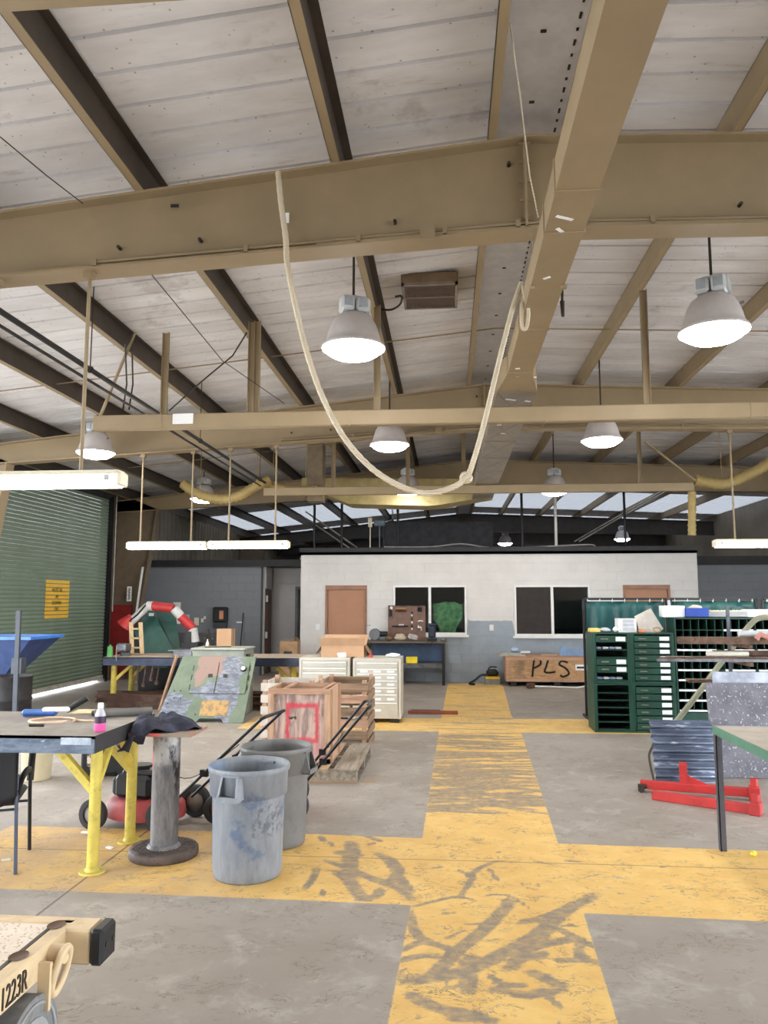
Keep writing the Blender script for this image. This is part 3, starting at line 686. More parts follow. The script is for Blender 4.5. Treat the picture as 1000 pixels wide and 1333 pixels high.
# ---------------------------------------------------------------- fluorescent fixtures
def fluor(xr, xl, Y, z, rods, label, ztop):
    t = thing('fluorescent_fixture', label, 'light fixture', ((xr + xl) / 2, Y, z), 0, 'hanging fluorescent fixtures')
    h = (xr - xl) / 2; b = MB()
    poly = [(-.072, .028), (-.06, .06), (.06, .06), (.072, .028)]
    vs = [(s * (h - .012), y, zz) for s in (-1, 1) for y, zz in poly]; b.add(vs, [(0, 1, 2, 3), (7, 6, 5, 4), (0, 4, 5, 1), (1, 5, 6, 2), (2, 6, 7, 3)]); part('housing', b, m_cream, t)
    b = MB(); pl = [(-.07, .028), (-.07, -.02), (-.045, -.055), (.045, -.055), (.07, -.02), (.07, .028)]; n = len(pl)
    vs = [(s * (h - .02), y, zz) for s in (-1, 1) for y, zz in pl]; b.add(vs, [tuple(range(n)), tuple(range(2 * n - 1, n - 1, -1))] + [(i, i + n, i + n + 1, i + 1) for i in range(n - 1)], 0, False); part('diffuser', b, m_tube, t)
    for s in (-1, 1):
        b = MB(); b.box((s * (h - .004), 0, .0), (.03, .15, .10), bev=.012); part('end_cap', b, m_cream, t)
        for k in (-1, 1):
            b = MB(); b.box((s * (h - .08), k * .078, .005), (.04, .012, .04)); part('clip', b, m_grey, t)
    for x in rods:
        b = MB(); b.cyl((x - (xr + xl) / 2, 0, .05), (x - (xr + xl) / 2, 0, ztop(x) - z), .014, n=8); part('hanger_rod', b, m_tan, t)
        b = MB(); b.box((x - (xr + xl) / 2, 0, ztop(x) - z - .02), (.07, .06, .05)); part('clamp', b, m_tan, t)
fluor(-2.255, -3.475, 5.12, 2.625, (-2.56, -3.25), 'fluorescent fixture nearest the roll-up door side, hung on a rod from the big near beam', lambda x: raft_bot(x) - .01)
fluor(-3.618, -4.845, 11.3, 2.62, (-4.66, -3.87), 'fluorescent fixture next to the tapered column, joined end to end with another', lambda x: raft_bot(x) - .01)
fluor(-2.37, -3.59, 11.3, 2.625, (-3.29, -2.58), 'fluorescent fixture above the open brown door, joined end to end with another', lambda x: raft_bot(x) - .01)
fluor(5.01, 3.79, 11.3, 2.60, (4.08, 4.8), 'fluorescent fixture hung above the pigeonhole cabinet and pipe rack', lambda x: raft_bot(x) - .01)

# ---------------------------------------------------------------- duct
t = thing('air_duct', 'long tan rectangular duct running under the beams into a wider grey section', 'duct', (.69, 9, 3.9))
secs = [2.0, 3.84, 4.30, 5.9, 7.05]
for a, c in zip(secs, secs[1:]):
    b = MB(); b.bb(.575, .80, a, c, 3.90, 4.075); part('duct_section', b, m_tan, t, True)
    b = MB(); b.bb(.568, .807, c - .012, c + .012, 3.893, 4.082); part('flange', b, m_tan, t, True)
for y in (5.05,):
    for x in (.585, .795):
        b = MB(); b.box((x, y, 3.885), (.035, .035, .02)); b.cyl((x, y, 3.9), (x, y, 4.28), .005, n=5); part('hanger', b, m_tan, t, True)
m_galv = M('grey_sheet_duct', (146, 137, 124), .4, .35, var=.1, sc=2)
def ducttrans(y0, a, y1, c, mat, nm='duct_section', z0=3.90, zt0=4.075, z1=3.90, zt1=4.2):
    b = MB(); vs = [(a[0], y0, z0), (a[1], y0, z0), (a[1], y0, zt0), (a[0], y0, zt0), (c[0], y1, z1), (c[1], y1, z1), (c[1], y1, zt1), (c[0], y1, zt1)]
    b.add(vs, [(0, 4, 5, 1), (1, 5, 6, 2), (2, 6, 7, 3), (3, 7, 4, 0), (3, 0, 1, 2), (4, 7, 6, 5)]); return part(nm, b, mat, t, True)
ducttrans(7.05, (.575, .80), 7.65, (.505, .91), m_tan, 'transition', 3.90, 4.075, 3.88, 4.16)
y = 7.65
while y < 15.6:
    y2 = min(y + 1.2, 15.74); o = ducttrans(y, (.505, .91), y2 - .01, (.505, .91), m_galv, 'duct_section', 3.88, 4.16, 3.88, 4.16)
    b = MB()                                                  # cross-break creases of the sheet
    for p, q in (((.51, y + .02), (.90, y2 - .03)), ((.90, y + .02), (.51, y2 - .03))): b.bar((p[0], p[1], 3.879), (q[0], q[1], 3.879), .008, .006)
    part('crease', b, m_galv, o, True)
    b = MB(); b.bb(.498, .917, y2 - .02, y2 + .004, 3.872, 4.167); part('flange', b, m_galv, t, True); y = y2
for i, (x, yy, L, a) in enumerate(((735, 284, .11, .5), (729, 300, .06, .9), (712, 362, .05, -.7), (674, 480, .04, -.3), (685, 494, .2, .15), (665, 520, .12, .5), (655, 532, .05, .5), (687, 522, .07, .6), (681, 540, .07, 1.3), (650, 553, .05, -.3), (655, 564, .06, .5))):
    p = P(x, yy, Z=3.876 if yy > 480 else 3.897); b = MB(); b.box((0, 0, 0), (L, .022 if yy < 480 else .035, .003), mat=RT((p.x, p.y, 3.873 if p.y > 7.3 else 3.8985 - .001), 0, 0, a)); part('tape_strip', b, m_paper, t, True)
# wide crosswise duct at the far end
b = MB(); poly = [(-3.05, 4.02), (-2.6, 4.02), (-2.05, 3.80), (-.4, 3.74), (-.15, 3.76), (.95, 3.94), (.95, 4.28), (-3.05, 4.36)]
n = len(poly); vs = [(x, y, z) for y in (15.75, 16.5) for x, z in poly]
b.add(vs, [tuple(range(n)), tuple(range(2 * n - 1, n - 1, -1))] + [(i, i + n, (i + 1) % n + n, (i + 1) % n) for i in range(n)])
solo('cross_duct', b, M('yellowed_duct', (176, 160, 112), .45, .1, var=.1), 'wide yellowish duct crossing above the office, behind the rope', 'duct')
b = MB(); b.bb(-2.72, -2.42, 14.6, 14.95, 3.72, roof_z(-2.6) - .03)
solo('duct_drop', b, M('brown_drop', (132, 116, 96), .5), 'square tan duct box hanging from the roof left of the rope', 'duct')

# ---------------------------------------------------------------- long rails hung on struts
def rail(Y, x0, x1, z, h, struts, label, bend=None):
    t = thing('hanging_rail', label, 'rail', ((x0 + x1) / 2, Y, z), 0)
    b = MB(); b.bb(x0, x1, Y - .05, Y + .05, z - h / 2, z + h / 2, bev=.01); part('rail_tube', b, m_tan, t, True)
    for x in range(int(x0), int(x1), 2):
        b = MB(); b.bb(x - .006, x + .006, Y - .054, Y + .054, z - h / 2 - .004, z + h / 2 + .004); part('joint', b, m_tan, t, True)
    for x in struts:
        b = MB(); b.bb(x - .035, x + .035, Y + .03, Y + .036, z - .06, raft_top(x) + .03).bb(x - .035, x - .029, Y + .0, Y + .036, z - .06, raft_top(x) + .03).bb(x + .029, x + .035, Y, Y + .036, z - .06, raft_top(x) + .03); part('strut', b, m_tan, t, True)
    return t
r2 = rail(7.75, -3.75, 6.2, 3.665, .16, (-3.0, -2.06, -2.0, -.72, 2.02, 4.9), 'long straight tan rail hung on struts, nearer one with a white label')
b = MB(); p = P(238, 545, Y=7.69); b.bb(p.x - .11, p.x + .11, 7.69, 7.698, p.z - .055, p.z + .055); part('white_label', b, m_paper, r2, True)
b = MB(); b.bar((-3.72, 7.72, 3.62), (-3.45, 8.0, 4.75), .05, .02); part('diagonal_strut', b, m_tan, r2, True)
rail(13.9, -3.4, 4.35, 3.80, .15, (-.72, 3.44, .3, -2.1), 'long straight tan rail, farther one ending left of the drop hose')
# pipe or beam across, close above the camera
b = MB(); b.bb(-6.2, -.5, 2.29, 2.44, 3.945, 4.10).bb(-6.2, -.5, 2.265, 2.465, 3.93, 3.945)
for x in (-2.4, -.62): b.bb(x - .02, x + .02, 2.36, 2.39, 4.10, raft_top(x) + .01)
solo('cross_beam', b, m_tan, 'short length of tan beam above the nearest purlins at the roof edge', 'beam')

# ---------------------------------------------------------------- roof vent heater grille
vc = P(560, 382, Z=5.02)
t = thing('vent_grille', 'brown louvred vent box fixed under the white roof sheets', 'vent', (vc.x, vc.y + .05, roof_z(vc.x) - .15), 0)
b = MB(); W_, D_ = .58, .66
b.bb(-W_ / 2, W_ / 2, -D_ / 2, D_ / 2, .03, .13); part('box', b, M('brown_vent', (120, 98, 74), .6), t)
b = MB(); b.bb(-W_ / 2, W_ / 2, -D_ / 2, -D_ / 2 + .03, 0, .03).bb(-W_ / 2, W_ / 2, D_ / 2 - .03, D_ / 2, 0, .03).bb(-W_ / 2, -W_ / 2 + .03, -D_ / 2, D_ / 2, 0, .03).bb(W_ / 2 - .03, W_ / 2, -D_ / 2, D_ / 2, 0, .03).bb(-W_ / 2, W_ / 2, -.01, .01, -.005, .03); part('frame', b, M('vent_frame', (128, 116, 106), .5), t)
sme = MB().bb(-.005, .005, -D_ / 2 + .03, D_ / 2 - .03, 0, .022).mesh('louvre', M('vent_louvre', (104, 86, 78), .5))
for i in range(24): o = link('louvre', sme, t); o.location = (-W_ / 2 + .045 + i * .0213, 0, .004)
pts = smooth_path([(-.02, 7.7, 0)]) if False else smooth_path([P(497, 403, Z=5.0), P(510, 403, Z=4.98), P(521, 396, Z=4.97), P(523, 386, Z=4.98), P(515, 386, Z=5.0)])
b = MB(); b.tube(pts, .012, 6); part('cable', b, m_black, t, True)

# ---------------------------------------------------------------- rope
def rp(x, y, Y): return P(x, y, Y=Y)
pts = [rp(362, 224, 4.99), rp(366, 265, 4.99), rp(372, 310, 4.985), rp(374, 342, 4.99), rp(385, 400, 5.02), rp(400, 460, 5.06), rp(420, 517, 5.1), rp(447, 568, 5.14), rp(480, 606, 5.18), rp(515, 630, 5.2), rp(552, 642, 5.25), rp(585, 636, 5.28), rp(607, 622, 5.3), rp(618, 595, 5.32), rp(632, 545, 5.36), rp(645, 490, 5.4), rp(658, 438, 5.45), rp(668, 400, 5.5), rp(679, 368, 5.55)]
t = thing('rope', 'thick pale rope looped between the near beam and the duct', 'rope', rp(552, 642, 5.25))
b = MB(); b.tube(smooth_path(pts, 8), .019, 8, ribs=.10); part('rope_strand', b, m_rope, t, True)
k = rp(607, 622, 5.3); b = MB(); b.tube([k + Vector((.032 * math.cos(a), .02 * math.sin(a * 2), .03 * math.sin(a))) for a in [i * .35 for i in range(19)]], .015, 8); b.cyl(k + Vector((-.03, 0, -.02)), k + Vector((.03, 0, .025)), .026, n=10); part('knot', b, m_rope, t, True)
k = rp(374, 342, 4.98); b = MB(); b.tube([k + Vector((0, .012 * math.cos(a), .018 * math.sin(a))) for a in [i * .5 for i in range(14)]], .012, 6); part('knot', b, m_rope, t, True)
lp = [rp(679, 368, 5.55), rp(683, 385, 5.5), rp(688, 405, 5.45), rp(686, 425, 5.45), rp(681, 428, 5.45), rp(679, 415, 5.45), rp(680, 395, 5.5)]
b = MB(); b.tube(smooth_path(lp, 6), .013, 8, ribs=.1); part('rope_loop', b, m_rope, t, True)
b = MB(); p = [P(731, 368, Y=5.6), P(732, 380, Y=5.6), P(732, 392, Y=5.6), P(733, 412, Y=5.6)]
b.tube(p[:3], .01, 6); b.cyl(p[2], p[3], .018, .012, n=8); solo('pull_cord', b, m_bolt, 'short dark pull cord with a pale toggle hanging off the duct', 'cord')

# ---------------------------------------------------------------- flexible hoses
m_hose = M('yellow_flex_hose', (172, 150, 96), .6, var=.1)
def hose(pts, r, label, name='flexible_hose'):
    pp = smooth_path(pts, 9); b = MB(); b.tube(pp, r, 12, ribs=.22)
    for q in (pp[len(pp) // 4], pp[-len(pp) // 5]):
        if pp[0].z - pp[-1].z < .5: b.cyl(q, (q.x, q.y, roof_z(q.x) - .01), .006, n=5)
    return solo(name, b, m_hose, label, 'hose', 'ribbed exhaust hoses under the roof')
hose([P(238, 629, Y=14.2), P(255, 642, Y=14.2), P(285, 650, Y=14.2), P(312, 645, Y=14.2), P(335, 632, Y=14.2), P(350, 625, Y=14.3)], .085, 'ribbed yellowish hose sagging in front of a lamp beside the column')
hose([P(345, 627, Y=14.5), P(360, 634, Y=14.5), P(385, 638, Y=14.4), P(412, 638, Y=14.3)], .075, 'ribbed yellowish hose lying along the far rail, its open end toward the rope')
hose([P(905, 625, Y=14.4), P(940, 630, Y=14.4), P(970, 620, Y=14.4), P(1000, 603, Y=14.4), P(1030, 575, Y=14.4)], .09, 'ribbed yellowish hose sagging over the end of the far rail')
hose([P(901, 640, Y=14.0), P(901, 670, Y=14.0), P(901, 697, Y=14.0)], .062, 'straight vertical ribbed hose dropping from the far rail')

# ---------------------------------------------------------------- conduits, wires
def wire(name, pts, r, mat, label, cat='wire', group=None): 
    b = MB(); b.tube(pts, r, 6); return solo(name, b, mat, label, cat, group)
za = 3.99; pa = P(0, 405, Z=za); pb = P(0, 424, Z=za - .06)
b = MB(); b.tube([(pa.x, 2.5, za), (pa.x, 14.0, za)], .025, 8); solo('conduit_pipe', b, m_blackmetal, 'thicker dark conduit pipe running lengthwise left of the lamps', 'pipe')
b = MB(); b.tube([(pb.x, 2.5, za - .06), (pb.x, 14.0, za - .06)], .015, 8); solo('conduit_pipe', b, m_blackmetal, 'thinner dark conduit pipe running lengthwise just below a thicker one', 'pipe')
for i, y in enumerate((6.9, 10.2, 13.6)):
    b = MB(); b.cyl((pa.x, y, za - .03), (pa.x + (.0), y, roof_z(pa.x)), .006, n=5); b.tube([(pa.x + .03 * math.cos(a), y, za + .03 * math.sin(a)) for a in [k * .6 for k in range(12)]], .006, 5)
    solo('pipe_hanger', b, m_bolt, ('thin rod hanger holding the dark conduit pipes just beyond the big near beam', 'thin rod hanger holding the dark conduit pipes above the labelled rail', 'thin rod hanger holding the far ends of the dark conduit pipes')[i], 'hanger', 'conduit hangers')
wire('roof_wire', [P(0, 178, Y=4.3), P(60, 228, Y=4.5), P(108, 265, Y=4.75)], .004, m_bolt, 'thin dark wire slanting under the roof beside the widest purlin')
wire('roof_wire', [P(197, 357, Y=5.3), P(290, 470, Y=6.6), P(370, 525, Y=7.6)], .004, m_bolt, 'thin wire slanting from the near beam to the label end of the rail')
wire('roof_wire', [P(664, 30, Z=5.1), P(678, 130, Z=4.75), P(690, 230, Y=4.3), P(701, 283, X=.57)], .004, m_rope, 'pale cord strung from the roof ridge down to the duct')
wire('roof_wire', [P(220, 535, Y=7.8), P(262, 497, Y=7.9), P(303, 463, Y=8.0), P(322, 432, Y=8.0)], .008, m_bolt, 'dark cable looping from the rail up to a purlin', 'cable')
wire('roof_wire', [P(840, 575, Y=13.6), P(870, 598, Y=13.7), P(905, 625, Y=13.9)], .02, m_tan, 'tan diagonal rod running down to the end of the far rail', 'rod')
wire('roof_wire', [P(163, 447, Z=4.5), P(165, 500, Y=8.5), P(160, 535, Y=8.4)], .01, m_bolt, 'short dark cable hanging beside the label end of the rail', 'cable', 'dark cables hanging by the rail')
wire('roof_wire', [P(172, 455, Z=4.5), P(173, 500, Y=8.5), P(168, 533, Y=8.4)], .01, m_bolt, 'short dark cable hanging beside the label end of the rail', 'cable', 'dark cables hanging by the rail')
for x, y0, y1 in ((327, 440, 540), (203, 487, 540)): pass

# ---------------------------------------------------------------- loft over the office: ducts, pipes, rails, boxes in the dark
b = MB(); b.bb(-1.75, 1.2, 20.6, 21.7, 2.91, 3.9); b.bb(-1.75, -1.7, 20.55, 21.75, 2.9, 3.95); b.bb(.7, .74, 20.58, 21.72, 2.9, 3.92)
solo('plenum_box', b, m_darkgrey, 'large dark plenum box standing on the office roof behind the cross duct', 'duct')
b = MB(); b.bb(2.0, 3.4, 20.8, 21.6, 2.91, 3.3); solo('plenum_box', b, m_darkgrey, 'lower dark duct box beside the large plenum on the office roof', 'duct')
for i, (x, yy, z1) in enumerate(((-3.2, 18.2, 4.1), (-2.55, 18.3, 4.3), (2.55, 18.4, 4.4), (4.2, 18.6, 4.4), (-1.2, 18.4, 4.2), (1.75, 18.3, 4.4))):
    b = MB(); b.cyl((x, yy, 2.9), (x, yy, z1), .03 if i != 2 else .035, n=8); solo('loft_post', b, m_white if i == 2 else m_blackmetal, ('dark upright pipe standing on the office roof at the white wall corner', 'dark upright pipe standing on the office roof beside the slanting bright pipes', 'white pipe standing on the office roof', 'dark upright pipe standing on the office roof above the covered tan door', 'dark upright pipe standing beside the small electrical box on the office roof', 'dark upright pipe standing next to the white pipe on the office roof')[i], 'pipe', 'upright pipes on the office roof')
def loftpipe(a, c, r, m, lb): b = MB(); b.cyl(a, c, r, n=8); solo('loft_pipe', b, m, lb, 'pipe', 'bright pipes above the office')
m_alu = M('bright_pipe', (190, 186, 180), .35, .5)
lb = 'bright pipe slanting down toward the window side of the loft, one of a close pair'; lb2 = 'bright pipe slanting up toward the drop hose in the loft, one of a close pair'
for i in range(2):
    loftpipe(P(398 - i * 4, 666 + i * 6, Y=20), P(465 - i * 5, 713 + i * 4, Y=19.2), .02, m_alu, lb)
    loftpipe(P(748 + i * 6, 705, Y=19), P(860 + i * 6, 640, Y=21), .018, m_alu, lb2)
b = MB(); b.tube(smooth_path([P(500, 712, Y=18), P(560, 712, Y=18), P(600, 708, Y=18), P(640, 713, Y=18), P(700, 712, Y=18), P(765, 709, Y=18), P(775, 712, Y=18)], 4), .018, 6); solo('loft_pipe', b, m_alu, 'long wavy pale hose lying along the office roof edge', 'hose')
b = MB(); b.bar((-3.2, 18.0, 3.28), (6.0, 18.0, 3.28), .03, .03); b.bar((-3.2, 18.0, 3.0), (6, 18.0, 3.0), .02, .02)
b = MB(); p = P(482, 680, Y=18); b.box((p.x, 18, p.z), (.09, .05, .22)); b.cyl((p.x, 18.0, OT + .05), (p.x, 18.0, p.z), .015, n=6); solo('loft_box', b, m_cream, 'small cream electrical box above the office roof', 'box')
b = MB(); p = P(494, 681, Y=18); b.box((p.x, 18.05, p.z), (.26, .12, .14), bev=.02); b.cyl((p.x, 18.05, OT + .05), (p.x, 18.05, p.z), .015, n=6); b.tube(smooth_path([(p.x + .13, 18.05, p.z + .05), (p.x + .3, 18.05, p.z + .1), (p.x + .3, 18.05, p.z + .4)]), .012, 6); solo('loft_unit', b, M('blue_grey_unit', (96, 116, 128), .4), 'small blue-grey device mounted above the office roof', 'device')
def reflector(x, y, lb):
    p = P(x, 712, Y=21.9); p.z = 2.862; b = MB(); b.lathe([(.27, -.06), (.25, 0), (.2, .16), (.1, .26), (.05, .4), (0, .4)], 20, mat=Matrix.Translation(p)); solo('spare_reflector', b, M('bright_aluminium', (200, 205, 215), .25, .8), lb, 'lamp')
reflector(400, 708, 'shiny spare lamp reflector standing on the office roof by the stair pipes'); reflector(425, 708, 'shiny spare lamp reflector standing on the office roof nearer the white wall corner')

# ================================================================== FLOOR THINGS, FOREGROUND
# ---------------------------------------------------------------- trash cans
def _can(name, blue):
    b = NB(name); v = b.obj(); X, Y, Z = b.sep(v)
    f = b.noise(b.scale(v, (6, 6, 2)), 3, 6, .65); k = b.mix(b.step(f, .3, .7), (120, 125, 133), (138, 143, 151))
    k = b.mix(b.math('MULTIPLY', b.step(b.noise(b.scale(v, (9, 9, 1.5)), 3, 6, .7), .52, .7), .35), k, (96, 98, 102))
    if blue:
        n1 = b.math('MULTIPLY', b.math('SUBTRACT', b.noise(v, 9, 5, .7), .5), .35)
        d = b.math('SQRT', b.math('ADD', b.math('POWER', b.math('SUBTRACT', X, .12), 2), b.math('POWER', b.math('MULTIPLY', b.math('SUBTRACT', Z, .36), .9), 2)))
        ring = b.math('SUBTRACT', 1, b.step(b.math('ABSOLUTE', b.math('SUBTRACT', b.math('ADD', d, n1), .13)), .0, .06))
        k = b.mix(b.math('MULTIPLY', b.math('MULTIPLY', ring, b.step(b.noise(v, 6, 4), .45, .6)), .6), k, (62, 86, 124))
        lf = b.math('MULTIPLY', b.math('SUBTRACT', 1, b.step(X, -.24, -.17)), b.step(b.noise(v, 5, 5, .7), .42, .6))
        k = b.mix(b.math('MULTIPLY', lf, .45), k, (84, 130, 176))  # left side tinted bluish, daylight put into the colour
        st = b.math('MULTIPLY', b.box(b.scale(b.n('ShaderNodeCombineXYZ').outputs[0], (1, 1, 1)), 0, 1, 0, 1) if False else b.step(X, .06, .1), b.math('MULTIPLY', b.step(Z, .26, .3), b.math('SUBTRACT', 1, b.step(Z, .46, .5))))
        k = b.mix(b.math('MULTIPLY', st, b.math('MULTIPLY', b.step(b.noise(v, 26, 4, .7), .46, .6), .6)), k, (60, 66, 78))
    return b.done(k, .5)
def trash_can(loc, rz, mat, label, H=.70):
    t = thing('trash_can', label, 'trash can', loc, 0, 'round grey trash cans')
    b = MB()
    out = [(.0, 0), (.215, 0), (.222, .012), (.226, .05), (.238, .51), (.239, .515), (.254, .52), (.258, .66), (.268, .668), (.272, .69), (.266, .705), (.255, .70), (.246, .66), (.236, .55), (.214, .05), (.0, .03)]
    b.lathe(out, 40); part('body', b, mat, t)
    for s in (0, 1):
        b = MB(); M4 = Matrix.Rotation(rz + s * PI, 4, 'Z')
        x0, x1 = .24, .305; w0, w1, z0, z1 = .075, .06, .53, .665
        # hollow handle: two side cheeks and a lower lip
        b.add([(x0, -w0 - .015, z0), (x1, -w0, z0), (.268, -w1, z1), (x0, -w1 - .02, z1), (x0, -w0 + .0, z0), (x1, -w0 + .016, z0), (.268, -w1 + .014, z1), (x0, -w1 + .0, z1)],
              [(0, 1, 2, 3), (7, 6, 5, 4), (1, 5, 6, 2), (0, 4, 5, 1)], 0, False, M4)
        b.add([(x0, w0 + .015, z0), (x1, w0, z0), (.268, w1, z1), (x0, w1 + .02, z1), (x0, w0, z0), (x1, w0 - .016, z0), (.268, w1 - .014, z1), (x0, w1, z1)],
              [(3, 2, 1, 0), (4, 5, 6, 7), (2, 6, 5, 1), (1, 5, 4, 0)], 0, False, M4)
        b.bb(x0, x1, -w0, w0, z0 - .012, z0 + .006, 0, M4); b.bb(x1 - .012, x1 + .002, -w0, w0, z0 - .012, z0 + .022, 0, M4); b.bb(x0 - .02, .27, -w1 - .01, w1 + .01, z1, z1 + .012, 0, M4)
        part('handle', b, mat, t)
    return t
c1 = P(322, 1137, Z=0); c2 = P(358, 1096, Z=0)
trash_can((c1.x, c1.y, 0), math.radians(-103), _can('grey_plastic_blue_smears', False), 'round grey plastic trash can smeared with blue paint, standing nearer the yellow joint line')
trash_can((c2.x, c2.y, 0), math.radians(-12), M('grey_can_plastic', (112, 112, 112), .5, var=.08, dirt=(92, 90, 88), damt=.4), 'plain round grey plastic trash can behind the blue-smeared one')
for o in bpy.data.objects:
    if o.name == 'body' and o.parent and o.parent.name == 'trash_can': o.data.materials.clear(); o.data.materials.append(_can('smeared_daylit_can_body', True))
b = MB()

# ---------------------------------------------------------------- pipe stand with jacket
ps = P(213, 1113, Z=0)
t = thing('pipe_stand', 'grey steel pipe pedestal on a round tread-plate base', 'pedestal', (ps.x, ps.y, 0))
b = MB(); b.lathe([(0, 0), (.235, 0), (.24, .01), (.24, .05), (.232, .06), (0, .06)], 40); bs = part('base_plate', b, M('rusty_tread_plate', (98, 86, 82), .6, .4, var=.2, sc=12, dirt=(70, 60, 56), damt=.6), t)
b = MB()
for i in range(-9, 10):
    for j in range(-9, 10):
        x, y = i * .024, j * .024
        if math.hypot(x, y) < .22 and math.hypot(x, y) > .1: b.box((0, 0, 0), (.018, .005, .004), mat=RT((x, y, .062), 0, 0, PI / 4 if (i + j) % 2 else -PI / 4))
part('tread_lug', b, MATS['rusty_tread_plate'], bs, stuff=True)
def _pipe():
    b = NB('sprayed_pipe'); v = b.obj(); X, Y, Z = b.sep(v)
    k = b.mix(b.step(b.noise(b.scale(v, (8, 8, 2)), 3, 6, .7), .3, .7), (102, 100, 102), (142, 140, 142))
    k = b.mix(b.math('MULTIPLY', b.step(b.math('ADD', Z, b.math('MULTIPLY', b.noise(v, 5, 4), .5)), .75, .95), b.step(b.noise(v, 7, 4), .45, .6)), k, (172, 170, 166))
    k = b.mix(b.math('MULTIPLY', b.step(b.noise(b.scale(v, (1, 1, .6), (3, 1, 0)), 6, 4), .58, .66), b.step(Z, .35, .5)), k, (46, 42, 42))
    pk = b.math('MULTIPLY', b.math('SUBTRACT', 1, b.step(b.math('ABSOLUTE', b.math('SUBTRACT', Z, .66)), .02, .09)), b.math('SUBTRACT', 1, b.step(X, -.09, -.055)))
    k = b.mix(pk, k, (224, 70, 100)); b.bump(b.noise(v, 40, 3), .2); return b.done(k, .5, .3)
b = MB(); b.cyl((0, 0, .06), (0, 0, .845), .096, n=28); b.lathe([(.12, .06), (.1, .085), (.096, .085)], 28); part('post', b, _pipe(), t)
def _pl():
    b = NB('red_sprayed_plate'); v = b.obj(); return b.done(b.mix(b.step(b.noise(v, 6, 4), .4, .55), (196, 92, 84), (150, 136, 120)), .5)
b = MB(); b.bb(-.21, .24, -.19, .17, .845, .868); part('top_plate', b, _pl(), t)
# jacket
def jk(u, v):
    th = 2 * PI * u; q = v
    rad = .22 + .035 * math.sin(2 * th + .6) + .02 * math.sin(5 * th + 1)
    x = -.05 + rad * 1.12 * q * math.cos(th); y = -.01 + rad * q * math.sin(th)
    f = .020 * math.sin(5 * th + 7 * q) * q + .014 * math.sin(9 * th - 5 * q + 1) * q + .022 * math.sin(17 * x + 23 * y)
    z = .905 + .055 * (1 - q * q) + f
    inside = -.21 < x < .24 and -.19 < y < .17
    if x < -.19 and q > .6: z -= (q - .6) * .42
    elif q > .8: z -= (q - .8) * .16
    return (ps.x + x, ps.y + y, max(z, .872 if inside else .74))
b = MB(); b.grid(jk, 56, 22); jo = solo('jacket', b, m_navy, 'dark navy jacket heaped over the pipe pedestal', 'jacket')
sd = jo.modifiers.new('thickness', 'SOLIDIFY'); sd.thickness = .006; sd.offset = 1

# ---------------------------------------------------------------- steel work table with yellow legs
TZ = .93; tx1, ty0, ty1, tx0 = -2.25, 4.84, 5.86, -4.2
t = thing('work_table', 'heavy steel work table with yellow pipe legs and blue-grey apron', 'table', (-3.2, 5.35, 0))
def _ttop():
    b = NB('worn_table_top'); v = b.obj(); f = b.noise(v, 2.5, 7, .7); k = b.mix(b.step(f, .35, .65), (118, 112, 106), (150, 144, 138))
    k = b.mix(b.step(b.noise(v, 1.6, 5), .5, .55), k, (166, 140, 116)); return b.done(k, .5, .1)
def _apron():
    b = NB('blue_grey_apron'); v = b.obj(); k = b.mix(b.step(b.noise(b.scale(v, (1, 1, 3)), 4, 6, .7), .35, .65), (74, 86, 104), (112, 124, 140))
    k = b.mix(b.math('MULTIPLY', b.step(b.noise(v, 22, 3), .64, .7), .8), k, (200, 204, 208)); return b.done(k, .4, .3)
b = MB(); b.bb(tx0, tx1, ty0, ty1, TZ - .02, TZ); part('table_top', b, _ttop(), t, True)
m_apron = _apron()
b = MB(); b.bb(tx0, tx1, ty0, ty0 + .015, TZ - .11, TZ - .001); part('apron', b, m_apron, t, True)
b = MB(); b.bb(tx0, tx1, ty1 - .015, ty1, TZ - .11, TZ - .02); part('apron', b, m_apron, t, True)
b = MB(); b.bb(tx1 - .015, tx1 + .002, ty0 + .015, ty1 - .015, TZ - .11, TZ - .001); part('apron', b, M('dark_plank_end', (48, 46, 48), .6), t, True)
b = MB(); b.bb(-2.47, -2.27, ty0 - .002, ty0, TZ - .055, TZ - .01); part('paint_patch', b, M('pale_blue_smear', (176, 188, 200), .5, var=.15, sc=20), t, True)
m_bot = [(-2.37, 5.15), (-2.39, 5.80), (-4.0, 5.15), (-4.0, 5.80)]
for x, y in m_bot:
    b = MB(); b.cyl((x, y, .02), (x, y, TZ - .02), .038, n=16); b.cyl((x, y, 0), (x, y, .012), .085, n=16); b.cyl((x, y, .012), (x, y, .035), .05, .04, n=16); part('leg', b, m_yellow, t, True)
    s = -1 if x > -3 else 1; q = 1 if y < 5.5 else -1
    b = MB(); b.bar((x, y, TZ - .42), (x + s * .38, y, TZ - .03), .05, .05); part('brace', b, m_yellow, t, True)
    b = MB(); b.bar((x, y, TZ - .40), (x, y + q * .30, TZ - .03), .04, .04); part('brace', b, m_yellow, t, True)
